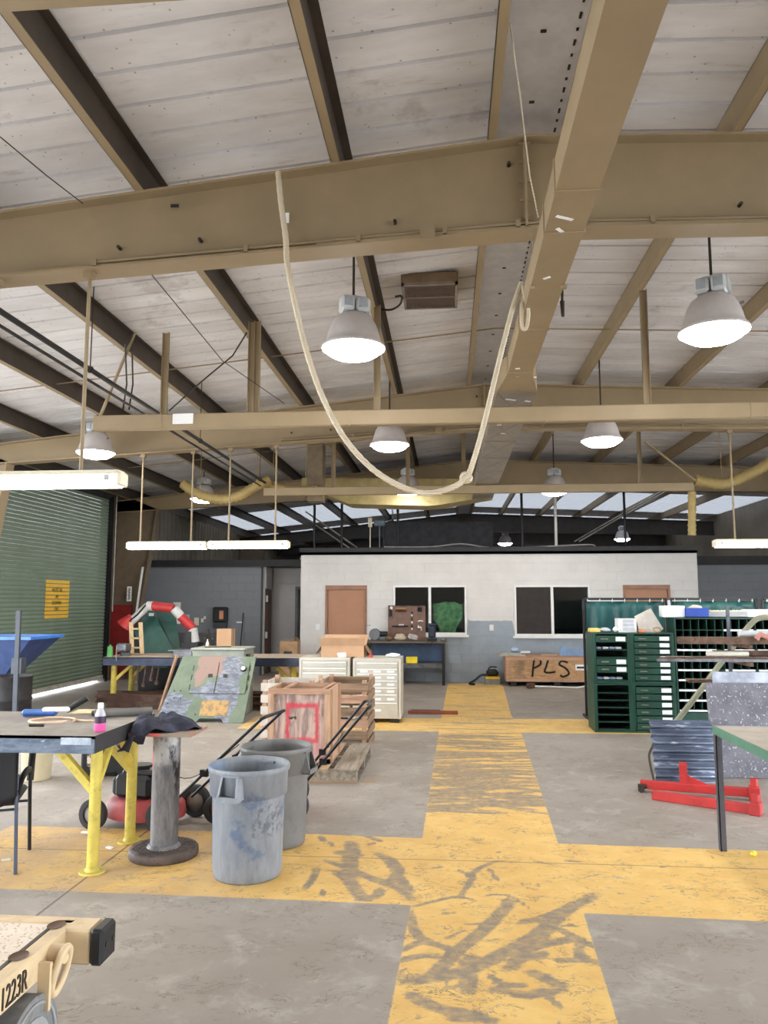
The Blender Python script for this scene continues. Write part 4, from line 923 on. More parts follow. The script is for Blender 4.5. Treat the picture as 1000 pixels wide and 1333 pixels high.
# on the table
def ont(x, y, z=TZ): return P(x, y, Z=z)
p = ont(130, 952)
t = thing('spray_bottle', 'clear plastic bottle with pink liquid and a white cap on the work table', 'bottle', (p.x, p.y, TZ))
b = MB(); b.lathe([(0, 0), (.032, 0), (.036, .006), (.036, .05), (.033, .11), (.022, .135), (.015, .145), (.015, .155), (0, .155)], 20)
def _bot():
    b2 = NB('pink_bottle'); X, Y, Z = b2.sep(b2.obj()); return b2.done(b2.mix(b2.step(Z, .068, .074), (236, 96, 168), (196, 196, 204)), .2)
part('body', b, _bot(), t)
b = MB(); b.lathe([(.018, .15), (.018, .18), (.012, .184), (0, .184)], 16); part('cap', b, m_white, t)
b = MB(); b.lathe([(.0368, .055), (.0365, .1)], 20); part('label', b, M('dark_label', (54, 34, 62), .5), t)
hc = ont(68, 940); b = MB(); pts = [(hc.x + .155 * math.cos(a) , hc.y + .14 * math.sin(a), TZ + .009 + .003 * k / 10) for k, a in enumerate([i * .2 for i in range(30)])]
b.tube(pts, .008, 8); b.tube(smooth_path([(hc.x + .14, hc.y + .05, TZ + .01), (hc.x + .25, hc.y + .02, TZ + .01), (hc.x + .34, hc.y + .04, TZ + .008)], 5), .007, 8)
solo('air_hose', b, M('peach_hose', (222, 186, 156), .5), 'coiled peach-coloured air hose lying on the work table', 'hose')
p = ont(58, 934); t = thing('air_tool', 'blue and white hand tool with a black handle lying on the work table', 'tool', (p.x, p.y + .05, TZ), .2)
b = MB(); b.box((-.06, 0, .03), (.26, .07, .05), bev=.02); part('body', b, M('tool_blue', (62, 104, 176), .4), t)
b = MB(); b.box((.06, .0, .05), (.2, .06, .035), bev=.01); part('tape_wrap', b, m_white, t)
b = MB(); b.cyl((.13, 0, .04), (.27, .02, .13), .02, .024, n=10); part('handle', b, m_black, t)
p = ont(118, 930); b = MB(); b.box((0, 0, .005), (.30, .2, .01), mat=RT((p.x - .02, p.y + .1, TZ + .001), 0, 0, .15)); solo('card_sheet', b, M('manila_card', (214, 196, 158), .8), 'flat manila card lying on the work table', 'card')
p = ont(160, 932); b = MB(); b.box((0, 0, 0), (.42, .09, .03), mat=RT((p.x - .06, p.y + .10, TZ + .016), 0, 0, .45), bev=.006); solo('rolled_mat', b, M('dark_mat', (72, 70, 68), .8), 'dark grey folded mat nearer the table edge', 'mat')
b = MB(); b.cyl((p.x + .16, p.y - .03, TZ + .036), (p.x - .2, p.y - .2, TZ + .036), .034, n=12) if False else b.cyl((p.x - .16, p.y - .13, TZ + .032), (p.x + .2, p.y + .06, TZ + .032), .03, n=12); solo('rolled_sheet', b, M('grey_roll', (104, 102, 100), .7), 'grey rolled sheet on the work table beside the jacket', 'roll')
p = ont(47, 946); b = MB(); b.cyl((p.x - .05, p.y, TZ + .009), (p.x + .05, p.y + .01, TZ + .009), .009, n=8); solo('chisel', b, m_bolt, 'small dark steel rod inside the hose coil', 'rod')

# ---------------------------------------------------------------- chair
l1 = P(20, 1138, Z=0); l2 = P(38, 1104, Z=0)
t = thing('armchair', 'black stacking armchair with blue-grey tube legs beside the work table', 'chair', (l1.x - .25 * math.cos(.37) - .25 * math.sin(.37), l1.y - .25 * math.sin(.37) + .25 * math.cos(.37), 0), .37)
m_ctube = M('grey_blue_tube', (70, 76, 92), .35, .5)
ox, oy = l1.x - .24, l1.y + .25
for s in (-1, 1):
    b = MB(); b.tube([(s * .25, -.25, 0), (s * .225, -.20, .45), (s * .22, -.17, .62)], .012, 8); part('leg', b, m_ctube, t)
    b = MB(); b.tube([(s * .26, .27, 0), (s * .25, .22, .40), (s * .25, .20, .56)], .013, 8); part('leg', b, m_black, t)
    b = MB(); b.tube(smooth_path([(s * .225, -.19, .50), (s * .235, -.06, .58), (s * .25, .10, .60), (s * .25, .2, .56), (s * .25, .27, .72)], 5), .022, 8); b.tube([(s * .25, .2, .5), (s * .25, .23, .62), (s * .25, .30, .76)], .024, 8); part('armrest', b, m_black, t)
b = MB(); b.box((0, .05, .44), (.46, .46, .045), bev=.02); part('seat', b, m_black, t)
def bk(u, v): 
    a = (u - .5) * .46; return (a, -.20 - .05 * (1 - (2 * u - 1) ** 2) - .04 * v, .46 + .36 * v - .05 * (1 - v) * (1 - (2 * u - 1) ** 2))
b = MB(); b.grid(bk, 12, 8); o = part('backrest', b, M('navy_black_shell', (27, 29, 38), .5), t); sd = o.modifiers.new('thickness', 'SOLIDIFY'); sd.thickness = .022
for yq, zq in ((-.2, .40), (.2, .36)): b = MB(); b.tube([(-.24, yq, zq), (.24, yq, zq)], .009, 8); part('stretcher', b, m_ctube, t)

# ---------------------------------------------------------------- lawn mowers
def mower(fl, ang, hend, label, deckm, wheelc):
    """fl: centre of the deck on the floor, ang: heading of the front"""
    t = thing('lawn_mower', label, 'lawn mower', (fl[0], fl[1], 0), ang, 'lawn mowers')
    b = MB(); n = 28
    prof = [(1.0, .07), (1.02, .10), (.98, .17), (.85, .205), (.55, .22), (0, .225)]
    vs = [(.33 * k * math.cos(2 * PI * i / n), .25 * k * math.sin(2 * PI * i / n), z) for k, z in prof for i in range(n)]
    b.add(vs, [(j * n + i, j * n + (i + 1) % n, (j + 1) * n + (i + 1) % n, (j + 1) * n + i) for j in range(len(prof) - 1) for i in range(n)], 0, True)
    part('deck', b, deckm, t)
    b = MB(); b.box((.05, 0, .31), (.32, .30, .18), bev=.03); b.box((-.02, 0, .41), (.38, .22, .05), bev=.02); b.box((.02, -.16, .27), (.2, .04, .1), bev=.01); b.cyl((.05, 0, .4), (.05, 0, .46), .085, n=16); en = part('engine', b, m_black, t)
    b = MB(); b.box((.21, -.0, .30), (.08, .24, .14), bev=.02); b.cyl((.255, -.05, .30), (.262, -.05, .30), .03, n=12); part('air_filter', b, m_black, en)
    b = MB(); b.box((-.05, -.13, .33), (.07, .01, .03)); b.box((-.1, .02, .42), (.12, .05, .05), bev=.01); b.cyl((-.16, 0, .38), (-.16, 0, .46), .014, n=8); part('fuel_cap', b, m_grey, en)
    for x in (.30, -.30):
        for y in (-.27, .27):
            r = .118 if x > 0 else .13
            b = MB(); b.lathe([(r * .62, -.028), (r * .95, -.028), (r, -.018), (r, .018), (r * .95, .028), (r * .62, .028), (r * .62, -.028)], 22, mat=RT((x, y, r), PI / 2)); w = part('wheel', b, M('mower_tyre', (52, 52, 55), .8), t)
            b = MB(); b.lathe([(0, -.02), (r * .64, -.015), (r * .64, .015), (0, .02)], 18, mat=RT((x, y, r), PI / 2)); part('hub', b, wheelc, w)
    inv = MW(t).inverted(); he = inv @ Vector(hend)
    b = MB()
    for s in (-1, 1):
        lo = Vector((-.30, s * .20, .18)); hi = he + Vector((0, s * .19, 0)); mid = lo.lerp(hi, .5)
        b.tube([lo, mid, hi], .0125, 8); b.cyl(mid - Vector((0, .03, 0)), mid + Vector((0, .03, 0)), .014, n=6)
        b.box(tuple(lo.lerp(hi, .42)), (.06, .03, .05))
    b.tube(smooth_path([he + Vector((0, -.19, 0)), he + Vector((-.03, -.15, .015)), he + Vector((-.03, .15, .015)), he + Vector((0, .19, 0))], 4), .0125, 8)
    part('handle', b, m_blackmetal, t)
    b = MB(); b.tube(smooth_path([Vector((-.1, .0, .45)), Vector((-.45, .1, .4)), he.lerp(Vector((-.3, .2, .18)), .3)], 6), .004, 5); part('pull_cord', b, m_bolt, t)
    return t
m_hub = M('grey_hub', (170, 166, 160), .5); m_hubr = M('rusty_hub', (120, 88, 78), .6)
mower((-2.46, 6.28), math.radians(170), P(354, 931, Z=.95), 'red lawn mower with a black engine parked under the end of the work table', m_mowred, m_hub)
mower((-1.62, 6.62), math.radians(190), P(476, 918, Z=.97), 'lawn mower hidden behind the grey trash cans, its long black handle crossing the plywood box', m_mowred, m_hubr)

# ---------------------------------------------------------------- things under and beyond the table
p = P(47, 1014, Z=0)
t = thing('plastic_bucket', 'cream plastic bucket under the work table behind the black chair', 'bucket', (p.x, p.y, 0))
b = MB(); b.lathe([(0, 0), (.13, 0), (.135, .01), (.155, .33), (.162, .335), (.162, .36), (.15, .36), (.128, .02), (0, .02)], 26); part('body', b, m_blockcream, t)
b = MB(); b.tube([(.16 * math.cos(a), .02 + .16 * math.sin(a), .33 - .12 * math.sin(a)) for a in [i * PI / 12 for i in range(13)]], .004, 6); part('handle', b, m_grey, t)
p = P(118, 1012, Z=0)
t = thing('storage_tote', 'black wheeled tote with a printed label under the work table', 'tote', (p.x + .1, p.y + .15, 0), .25)
b = MB(); b.box((0, 0, .16), (.46, .30, .26), bev=.02); b.box((0, 0, .30), (.5, .34, .03), bev=.01); part('body', b, m_black, t)
def _lab():
    b = NB('printed_label'); v = b.obj(); return b.done(b.mix(b.step(b.noise(v, 18, 3), .42, .58), (60, 44, 40), (206, 190, 176)), .5)
b = MB(); b.box((-.10, -.153, .17), (.14, .004, .18)); part('printed_label', b, _lab(), t)
for x in (-.19, .19):
    b = MB(); b.cyl((x, -.17, .06), (x, -.13, .06), .06, n=14); part('wheel', b, m_black, t)

# ---------------------------------------------------------------- tan equipment trailer corner (lower left)
TT = .5; ex = -1.51
t = thing('cargo_trailer', 'desert-tan steel trailer deck with tread plate, tie-down ring and solid grey wheels', 'trailer', (-2.1, 2.3, 0))
fy = 3.16
def _tread():
    b = NB('tan_tread_plate'); v = b.obj(); d = b.vor(b.scale(v, (1, 1, 1)), 62); k = b.mix(b.step(b.noise(v, 5, 5), .3, .7), (220, 204, 184), (232, 220, 204))
    k = b.mix(b.math('MULTIPLY', b.math('SUBTRACT', 1, b.step(d, .22, .34)), .75), k, (170, 132, 100)); b.bump(d, .5, .004); return b.done(k, .6)
b = MB(); b.bb(-3.4, ex - .07, 1.2, fy - .045, TT - .012, TT); dk = part('deck_plate', b, _tread(), t, True)
b = MB(); b.bb(ex - .066, ex, 1.2, fy, TT - .105, TT + .003, bev=.008); part('side_rail', b, m_desert, t, True)
b = MB(); b.bb(-3.4, ex, fy - .04, fy + .03, TT - .105, TT + .003, bev=.008); part('end_rail', b, m_desert, t, True)
b = MB(); b.bb(ex - .05, ex + .10, fy - .09, fy + .03, TT - .13, TT + .002, bev=.008); part('bumper_arm', b, m_desert, t, True)
b = MB(); b.bb(ex + .10, ex + .155, fy - .10, fy + .03, TT - .13, TT + .006, bev=.012); bp = part('rubber_bumper', b, m_black, t, True, 'black rubber bumper block')
for y in (-.06, .0):
    b = MB(); b.cyl((ex + .153, fy + y, TT - .06), (ex + .158, fy + y, TT - .06), .012, n=10); part('bolt', b, m_bolt, bp, True)
b = MB(); b.bb(ex - .08, ex - .064, 1.2, fy, TT - .001, TT + .0015); part('seam', b, m_bolt, t, True)
for y in (2.83, 3.10):
    b = MB(); b.lathe([(0, 0), (.03, 0), (.033, .002)], 16, mat=Matrix.Translation((ex - .055, y, TT + .004)) @ Matrix.Scale(1.3, 4, (0, 1, 0))); part('lashing_hole', b, M('hole_brown', (92, 66, 48), .8), t, True)
def ringpts(c, rx, rz_, n=24): return [c + Vector((0, rx * math.cos(2 * PI * i / n), rz_ * math.sin(2 * PI * i / n))) for i in range(n + 1)]
b = MB(); b.bb(-1.93, -1.80, 2.88, 2.98, TT - .001, TT + .004); part('recess', b, M('recess_grey', (150, 138, 124), .6), t, True)
b = MB(); b.tube([(-1.865 + .07 * math.cos(a), 2.93 + .055 * math.sin(a), TT + .006) for a in [i * PI / 10 for i in range(21)]], .008, 6); part('recess_ring', b, m_desert, t, True)
rc_ = Vector((ex + .045, 2.95, TT - .095))
b = MB(); b.tube([rc_ + Vector((.02 * math.sin(a), .052 * math.cos(a), .082 * math.sin(a))) for a in [i * PI / 12 for i in range(25)]], .0145, 8); part('lashing_ring', b, m_desert, t, True)
b = MB(); b.cyl((ex - .01, 2.96, TT - .04), (ex + .06, 2.96, TT - .04), .034, n=14); b.cyl((ex + .059, 2.96, TT - .04), (ex + .0605, 2.96, TT - .04), .018, n=10); part('ring_boss', b, m_desert, t, True)
b = MB(); b.bb(ex + .0, ex + .045, 2.87, 2.887, TT - .20, TT - .035); part('gusset', b, m_desert, t, True)
Mside = Matrix.Rotation(PI / 2, 4, 'Z') @ Matrix.Rotation(PI / 2, 4, 'X')
o = text('1223R', .105, t, m_bolt, MW(t).inverted() @ Matrix.Translation((ex + .0025, 2.71, TT - .055)) @ Mside @ Matrix.Scale(.62, 4, (1, 0, 0)))
for y, z in ((2.79, .19), (2.36, .19)):
    b = MB(); b.cyl((ex - .14, y, z), (ex + .03, y, z), .19, n=28); w = part('wheel', b, m_rubber, t, True)
    b = MB(); b.cyl((ex + .03, y, z), (ex + .036, y, z), .12, n=20); b.tube([(ex + .032, y + .165 * math.cos(a), z + .165 * math.sin(a)) for a in [i * PI / 12 for i in range(25)]], .006, 5); part('hub', b, M('tire_face', (150, 150, 150), .8, var=.15), w, True)
b = MB(); b.cyl((-2.9, 2.55, .19), (ex - .1, 2.55, .19), .04, n=10); b.bb(-3.2, -1.75, 2.1, 2.9, .3, TT - .02); part('axle', b, m_blackmetal, t, True)

# ================================================================== MIDDLE GROUND, LEFT
# ---------------------------------------------------------------- plywood box with red square, on a pallet
m_wood = WOOD('pallet_pine', (116, 94, 74), (160, 134, 108), 'X')
m_woody = WOOD('pallet_pine_long', (150, 124, 98), (190, 164, 132), 'Y')
m_woodz = WOOD('pale_pine', (164, 128, 102), (196, 162, 134), 'Z')
m_woodx = WOOD('pale_pine_flat', (166, 128, 104), (198, 162, 136), 'X')
m_woodg = WOOD('grey_old_wood', (120, 110, 98), (168, 156, 140), 'Y')
t = thing('pallet', 'weathered wooden pallet under the plywood box', 'pallet', (-1.55, 8.5, 0))
for i in range(6):
    x = -2.02 + i * .174
    b = MB(); b.bb(x, x + (.11 if i < 5 else .24), 7.76, 9.2, .115, .135); part('deck_board', b, m_woody if i != 5 else m_woodg, t, True)
for y in (7.78, 8.45, 9.1):
    b = MB(); b.bb(-2.02, -.92, y, y + .09, .022, .115); part('stringer', b, m_woodg, t, True)
    b = MB(); b.bb(-2.02, -.92, y - .02, y + .11, 0, .022); part('bottom_board', b, m_wood, t, True)
bx0, bx1, by0, by1, bz0, bz1 = -1.87, -1.22, 8.0, 8.62, .137, .885
t = thing('plywood_box', 'open plywood box marked with a red spray-painted square', 'box', ((bx0 + bx1) / 2, (by0 + by1) / 2, bz0))
def _ply():
    b = NB('sprayed_plywood'); v = b.obj(); X, Y, Z = b.sep(v)
    ring = b.noise(b.scale(v, (3.2, 1, .6)), 3.2, 6, .65, 1.6); k = b.mix(b.step(ring, .35, .62), (132, 112, 106), (194, 168, 156))
    cx, cz = b.math('ADD', X, -.03), b.math('SUBTRACT', Z, .40)
    d = b.math('MAXIMUM', b.math('MULTIPLY', b.math('ABSOLUTE', cx), 1.15), b.math('ABSOLUTE', cz))
    d = b.math('ADD', d, b.math('MULTIPLY', b.math('SUBTRACT', b.noise(v, 12, 4, .7), .5), .07))
    sq = b.math('SUBTRACT', 1, b.step(b.math('ABSOLUTE', b.math('SUBTRACT', d, .175)), .008, .04))
    k = b.mix(b.math('MULTIPLY', sq, .8), k, (196, 40, 66))
    haze = b.math('MULTIPLY', b.math('SUBTRACT', 1, b.step(Z, .10, .35)), b.step(b.noise(v, 4, 4), .35, .65)); k = b.mix(b.math('MULTIPLY', haze, .4), k, (206, 96, 112))
    mk = b.math('MULTIPLY', b.math('SUBTRACT', 1, b.step(b.math('ABSOLUTE', b.math('ADD', cx, .10)), .03, .05)), b.math('SUBTRACT', 1, b.step(b.math('ABSOLUTE', b.math('SUBTRACT', cz, .05)), .01, .02)))
    k = b.mix(b.math('MULTIPLY', mk, b.step(b.noise(v, 20, 3), .4, .5)), k, (60, 36, 34)); b.bump(ring, .15); return b.done(k, .75)
m_ply = _ply()
b = MB(); b.bb(bx0 + .02, bx1 - .02, by0 + .012, by0 + .026, bz0 + .01, bz1 - .01); part('front_panel', b, m_ply, t, True)
for x0, x1, z0, z1 in ((bx0, bx0 + .06, bz0, bz1 - .055), (bx1 - .06, bx1, bz0, bz1 - .055), (bx0, bx1, bz1 - .055, bz1), (bx0, bx1, bz0, bz0 + .05)):
    b = MB(); b.bb(x0, x1, by0 - .012, by0 + .012, z0, z1); part('front_batten', b, m_woodx if x1 - x0 > .3 else m_woodz, t, True)
for x in (bx0, bx1 - .014):
    b = MB(); b.bb(x, x + .014, by0 + .026, by1, bz0, bz1); part('side_panel', b, m_woodz, t, True)
b = MB(); b.bb(bx0 + .014, bx1 - .014, by1 - .014, by1, bz0, bz1); part('back_panel', b, m_woodx, t, True)
b = MB(); b.bb(bx0 + .014, bx1 - .014, by0 + .026, by1 - .014, bz0, bz0 + .014); part('bottom_panel', b, m_woodx, t, True)
for x in (bx1 + .001,):
    for y in (by0 + .01, by1 - .06):
        b = MB(); b.bb(x, x + .02, y, y + .06, bz0, bz1); part('corner_post', b, m_woodz, t, True)
for x in (bx0 + .08, bx1 - .14):
    b = MB(); b.bar((x, by0 + .05, bz1 - .05), (x + .1, by1 - .03, bz1 - .0), .035, .02); part('inner_brace', b, m_woodx, t, True)
# slatted crates behind
def slat_crate(x0, x1, y0, y1, H, rows, label, white=False):
    t = thing('slatted_crate', label, 'crate', ((x0 + x1) / 2, (y0 + y1) / 2, 0), 0, 'slatted wooden crates')
    mm = M('whitewashed_wood', (204, 196, 186), .8, var=.1) if white else m_wood
    for i in range(rows):
        z = i * H / rows + .01; h = H / rows - .045
        for y in (y0, y1 - .018):
            b = MB(); b.bb(x0, x1, y, y + .018, z, z + h); part('slat', b, mm if i % 2 or white else m_woodx, t, True)
        for x in (x0, x1 - .018):
            b = MB(); b.bb(x, x + .018, y0 + .018, y1 - .018, z, z + h); part('slat', b, mm, t, True)
    for x in (x0 + .018, x1 - .07):
        for y in (y0 + .018, y1 - .07):
            b = MB(); b.bb(x, x + .05, y, y + .05, 0, H); part('corner_post', b, m_woodz, t, True)
    return t
slat_crate(-2.28, -1.62, 9.35, 10.1, .83, 6, 'whitewashed slatted wooden crate behind the plywood box', True)
slat_crate(-1.58, -.97, 9.3, 10.2, .84, 6, 'brown slatted wooden crate standing in front of the beige cabinets')

# ---------------------------------------------------------------- beige drawer cabinets
def drawer_cab(x0, x1, y0, y1, H, label, labels):
    t = thing('drawer_cabinet', label, 'cabinet', ((x0 + x1) / 2, (y0 + y1) / 2, 0), 0, 'beige drawer cabinets')
    b = MB(); b.bb(x0, x1, y0 + .02, y1, .06, H, bev=.006); b.bb(x0, x0 + .035, y0, y0 + .02, .06, H).bb(x1 - .035, x1, y0, y0 + .02, .06, H).bb(x0 + .035, x1 - .035, y0, y0 + .02, H - .04, H); part('body', b, m_cabinet, t, True)
    hs = [.09, .07, .10, .10, .10, .12, .19]; z = H - .05
    for i, h in enumerate(hs):
        b = MB(); b.bb(x0 + .045, x1 - .045, y0 - .004, y0 + .02, z - h + .006, z); d = part('drawer', b, m_cabinet, t, True)
        b = MB(); b.bb(x0 + .06, x1 - .06, y0 - .022, y0 - .004, z - .028, z - .010, bev=.005); part('pull', b, M('pull_white', (232, 230, 224), .4), d, True)
        if labels and i >= 1:
            for k in range(3):
                if random.random() < .85:
                    b = MB(); xx = x0 + .11 + k * .2; b.bb(xx, xx + .11, y0 - .0075, y0 - .005, z - h * .62 - .02, z - h * .62 + .012); part('paper_label', b, m_paper, d, True)
        z -= h
    b = MB(); b.bb(x0 + .03, x0 + .16, y0 + .05, y1 - .05, 0, .06); part('foot', b, m_black, t, True); b = MB(); b.bb(x1 - .16, x1 - .03, y0 + .05, y1 - .05, 0, .06); part('foot', b, m_black, t, True)
drawer_cab(-1.43, -.715, 11.56, 12.25, .935, 'beige drawer cabinet with rows of paper labels on its drawers', True)
drawer_cab(-2.26, -1.49, 11.66, 12.35, .935, 'beige drawer cabinet with a cardboard box on top', False)
p = P(447, 858, Y=11.95)
t = thing('cardboard_box', 'wide open cardboard box with drooping flaps on the beige cabinet', 'box', (p.x, 12.05, .936))
b = MB(); b.bb(-.33, .33, -.2, .2, 0, .17); part('carton', b, m_card, t)
for x0, x1, a in ((-.33, .33, -1.0), (-.33, .33, .9)):
    s = -1 if a < 0 else 1; b = MB(); b.add([(x0, s * .2, .17), (x1, s * .2, .17), (x1 + .03, s * .27, .29 if s < 0 else .32), (x0 - .03, s * .27, .29 if s < 0 else .32)], [(0, 1, 2, 3)]); b.add([(x0, s * .204, .17), (x1, s * .204, .17), (x1 + .03, s * .274, .29 if s < 0 else .32), (x0 - .03, s * .274, .29 if s < 0 else .32)], [(3, 2, 1, 0)]); part('flap', b, m_card, t)
for s in (-1, 1):
    b = MB(); b.add([(s * .33, -.2, .17), (s * .33, .2, .17), (s * .42, .2, .04), (s * .42, -.2, .04)], [(0, 1, 2, 3), (3, 2, 1, 0)]); part('flap', b, m_card, t)
b = MB(); b.bb(-.08, .02, -.203, -.201, .03, .06); part('label', b, m_paper, t)
def lump(c, r, seed, n=10, sq=.5):
    rng = random.Random(seed); b = MB(); ph = [rng.uniform(0, 6) for _ in range(4)]
    prof = []
    vs = []; N = n * 2
    for j in range(n + 1):
        th = PI * j / n
        for i in range(N):
            a = 2 * PI * i / N; q = 1 + .18 * math.sin(3 * a + ph[0]) * math.sin(2 * th + ph[1]) + .1 * math.sin(5 * a + ph[2] + th * 3)
            vs.append((c[0] + r[0] * q * math.sin(th) * math.cos(a), c[1] + r[1] * q * math.sin(th) * math.sin(a), c[2] + r[2] + r[2] * q * max(-1, math.cos(th)) * (1 if math.cos(th) > 0 else 1 / q)))
    b.add(vs, [(j * N + i, (j + 1) * N + i, (j + 1) * N + (i + 1) % N, j * N + (i + 1) % N) for j in range(n) for i in range(N)], 0, True); return b
p = P(483, 856, Y=11.8); b = MB(); b.cyl((p.x, 11.8, .936), (p.x, 11.8, .975), .03, n=14); b.cyl((p.x, 11.8, .975), (p.x, 11.8, .985), .02, n=12); solo('tape_roll', b, m_red, 'small red tape roll on the labelled beige cabinet', 'tape')
p = P(512, 857, Y=11.85); solo('rag', lump((p.x, 11.85, .936), (.11, .1, .03), 4), m_paper, 'crumpled white rag on the labelled beige cabinet', 'rag')
p = P(450, 857, Y=11.7); b = MB(); b.box((0, 0, 0), (.12, .06, .07), mat=RT((-1.62, 11.75, .972), 0, 0, .3), bev=.01); solo('white_block', b, m_white, 'small white packet beside the cardboard box on the cabinet', 'packet')

# ---------------------------------------------------------------- camouflage steel panel leaning on a grey-green chest
def _camo():
    b = NB('camouflage_paint'); v = b.obj(); X, Y, Z = b.sep(v); n1 = b.math('MULTIPLY', b.math('SUBTRACT', b.noise(v, 3.2, 3, .5), .5), .5); n2 = b.math('MULTIPLY', b.math('SUBTRACT', b.noise(b.scale(v, (1, 1, 1), (3, 1, 2)), 3.6, 3, .5), .5), .5)
    gv = b.n('ShaderNodeCombineXYZ'); b._in(gv.inputs[0], b.math('ADD', X, n1)); b._in(gv.inputs[1], b.math('ADD', Z, n2)); q = gv.outputs[0]
    k = b.mix(b.step(b.noise(v, 5, 5), .3, .7), (94, 108, 92), (110, 122, 104))
    grey = b.math('MAXIMUM', b.box(q, .12, .44, -.2, 1.2, .02), b.math('MAXIMUM', b.box(q, -.9, -.30, -.2, .40, .02), b.box(q, -.28, .3, .34, .52, .02)))
    k = b.mix(grey, k, b.mix(b.step(b.noise(b.scale(v, (1, 1, 3)), 9, 6, .75), .4, .65), (92, 97, 110), (138, 144, 156)))
    k = b.mix(b.box(q, -.22, .14, .58, 1.2, .02), k, (140, 116, 108))
    k = b.mix(b.math('MULTIPLY', b.step(b.noise(v, 14, 6, .8), .56, .7), .45), k, (70, 72, 74)); return b.done(k, .6)
m_camo = _camo()
t = thing('camouflage_panel', 'leaning camouflage-painted steel panel with two small doors', 'panel', (-3.65, 11.36, 0))
tilt = -math.atan2(.55, .93)
PM = MW(t).inverted() @ Matrix.Translation((-3.65, 11.36, 0)) @ Matrix.Rotation(tilt, 4, 'X')
def pl(x0, x1, z0, z1, y0, y1): b = MB(); b.bb(x0, x1, y0, y1, z0, z1, 0, PM); return b
b = MB(); poly = [(-.70, .02), (-.1, .0), (-.05, .07), (.28, .07), (.33, .0), (.62, -.0 + .01), (.66, 1.08), (-.50, 1.08)]; n = len(poly)
b.add([(x, y, z) for y in (0, .03) for x, z in poly], [tuple(range(n)), tuple(range(2 * n - 1, n - 1, -1))] + [(i, i + n, (i + 1) % n + n, (i + 1) % n) for i in range(n)], 0, False, PM); part('sheet', b, m_camo, t)
for x0, x1 in ((-.28, .10), (.115, .58)):
    d = part('hatch_door', pl(x0, x1, .46, .98, -.016, -.002), m_camo, t)
    b = MB(); xm = x1 - .1 if x0 < 0 else x0 + .12; b.bb(xm - .03, xm + .03, -.03, -.016, .72, .77, 0, PM); part('latch', b, m_bolt, d)
b = MB(); b.cyl(PM @ Vector((.50, -.05, .86)), PM @ Vector((.50, -.016, .86)), .045, n=18); k = part('cap', b, m_black, t); b = MB(); b.cyl(PM @ Vector((.50, -.053, .86)), PM @ Vector((.50, -.05, .86)), .034, n=18); part('cap_face', b, m_white, k)
def _ochre():
    b = NB('ochre_patch'); v = b.obj(); return b.done(b.mix(b.step(b.noise(v, 9, 5), .4, .6), (178, 142, 88), (130, 112, 86)), .7)
part('ochre_patch', pl(-.06, .36, .11, .35, -.004, -.001), _ochre(), t, label='worn ochre patch')
for x in (-.29, .595):
    for z in (.56, .72, .88):
        b = MB(); b.cyl(PM @ Vector((x, -.01, z - .04)), PM @ Vector((x, -.01, z + .04)), .008, n=6); part('hinge', b, m_bolt, t)
for x, z in ((-.52, .5), (-.42, .5), (-.50, .38), (-.4, .38), (-.58, .3), (-.12, .13)):
    b = MB(); b.cyl(PM @ Vector((x, -.003, z)), PM @ Vector((x, .0, z)), .012, n=8); part('hole', b, m_black, t)
t = thing('steel_chest', 'grey-green steel chest standing behind the camouflage panel', 'chest', (-3.62, 12.3, 0))
b = MB(); b.bb(-.42, .42, -.3, .3, 0, 1.02, bev=.01); part('body', b, M('grey_green_paint', (138, 142, 132), .55, var=.1, sc=4), t); b = MB(); b.bb(-.44, .44, -.32, .32, 1.02, 1.05, bev=.008); part('lid', b, M('pale_lid', (158, 160, 152), .55, var=.1), t)
b = MB(); b.bb(.42, .45, -.2, -.05, .8, .95); part('hasp', b, m_bolt, t)
p = P(270, 843, Y=12.2); b = MB(); b.lathe([(0, 0), (.03, 0), (.03, .05), (.02, .08), (.008, .10), (.008, .13), (0, .13)], 14, mat=Matrix.Translation((p.x, 12.2, 1.051))); solo('nozzle_bottle', b, M('ivory_plastic', (216, 204, 186), .5), 'ivory nozzle bottle on the grey-green chest', 'bottle')
b = MB(); b.bar((p.x - .03, 12.15, 1.058), (p.x + .36, 12.3, 1.058), .02, .014); solo('welding_rod', b, m_bolt, 'thin dark bar lying on the grey-green chest', 'bar')

# ---------------------------------------------------------------- far welding table
WZ = .84; wx0, wx1, wy0, wy1 = -5.88, -2.45, 12.85, 13.9
t = thing('welding_table', 'long far steel table with yellow legs behind the camouflage panel', 'table', (-4.2, 13.4, 0))
b = MB(); b.bb(wx0, wx1, wy0, wy1, WZ - .015, WZ); part('table_top', b, M('pale_table_top', (186, 170, 152), .6, var=.1), t, True)
b = MB(); b.bb(wx0, wx1, wy0, wy0 + .02, WZ - .14, WZ - .002); part('apron', b, M('blue_black_apron', (62, 68, 88), .3, .5, var=.3, sc=2), t, True)
b = MB(); b.bb(wx0, wx0 + .02, wy0 + .02, wy1, WZ - .14, WZ - .002); part('apron', b, m_black, t, True)
for x in (-5.74, -4.1, -2.62):
    for y in (13.0, 13.75):
        b = MB(); b.cyl((x, y, 0), (x, y, WZ - .015), .05, n=14); part('leg', b, m_yellow, t, True)
        b = MB(); s = -1 if x > -3 else 1; b.bar((x, y, .42), (x + s * .4, y, WZ - .06), .05, .05); part('brace', b, m_yellow, t, True)
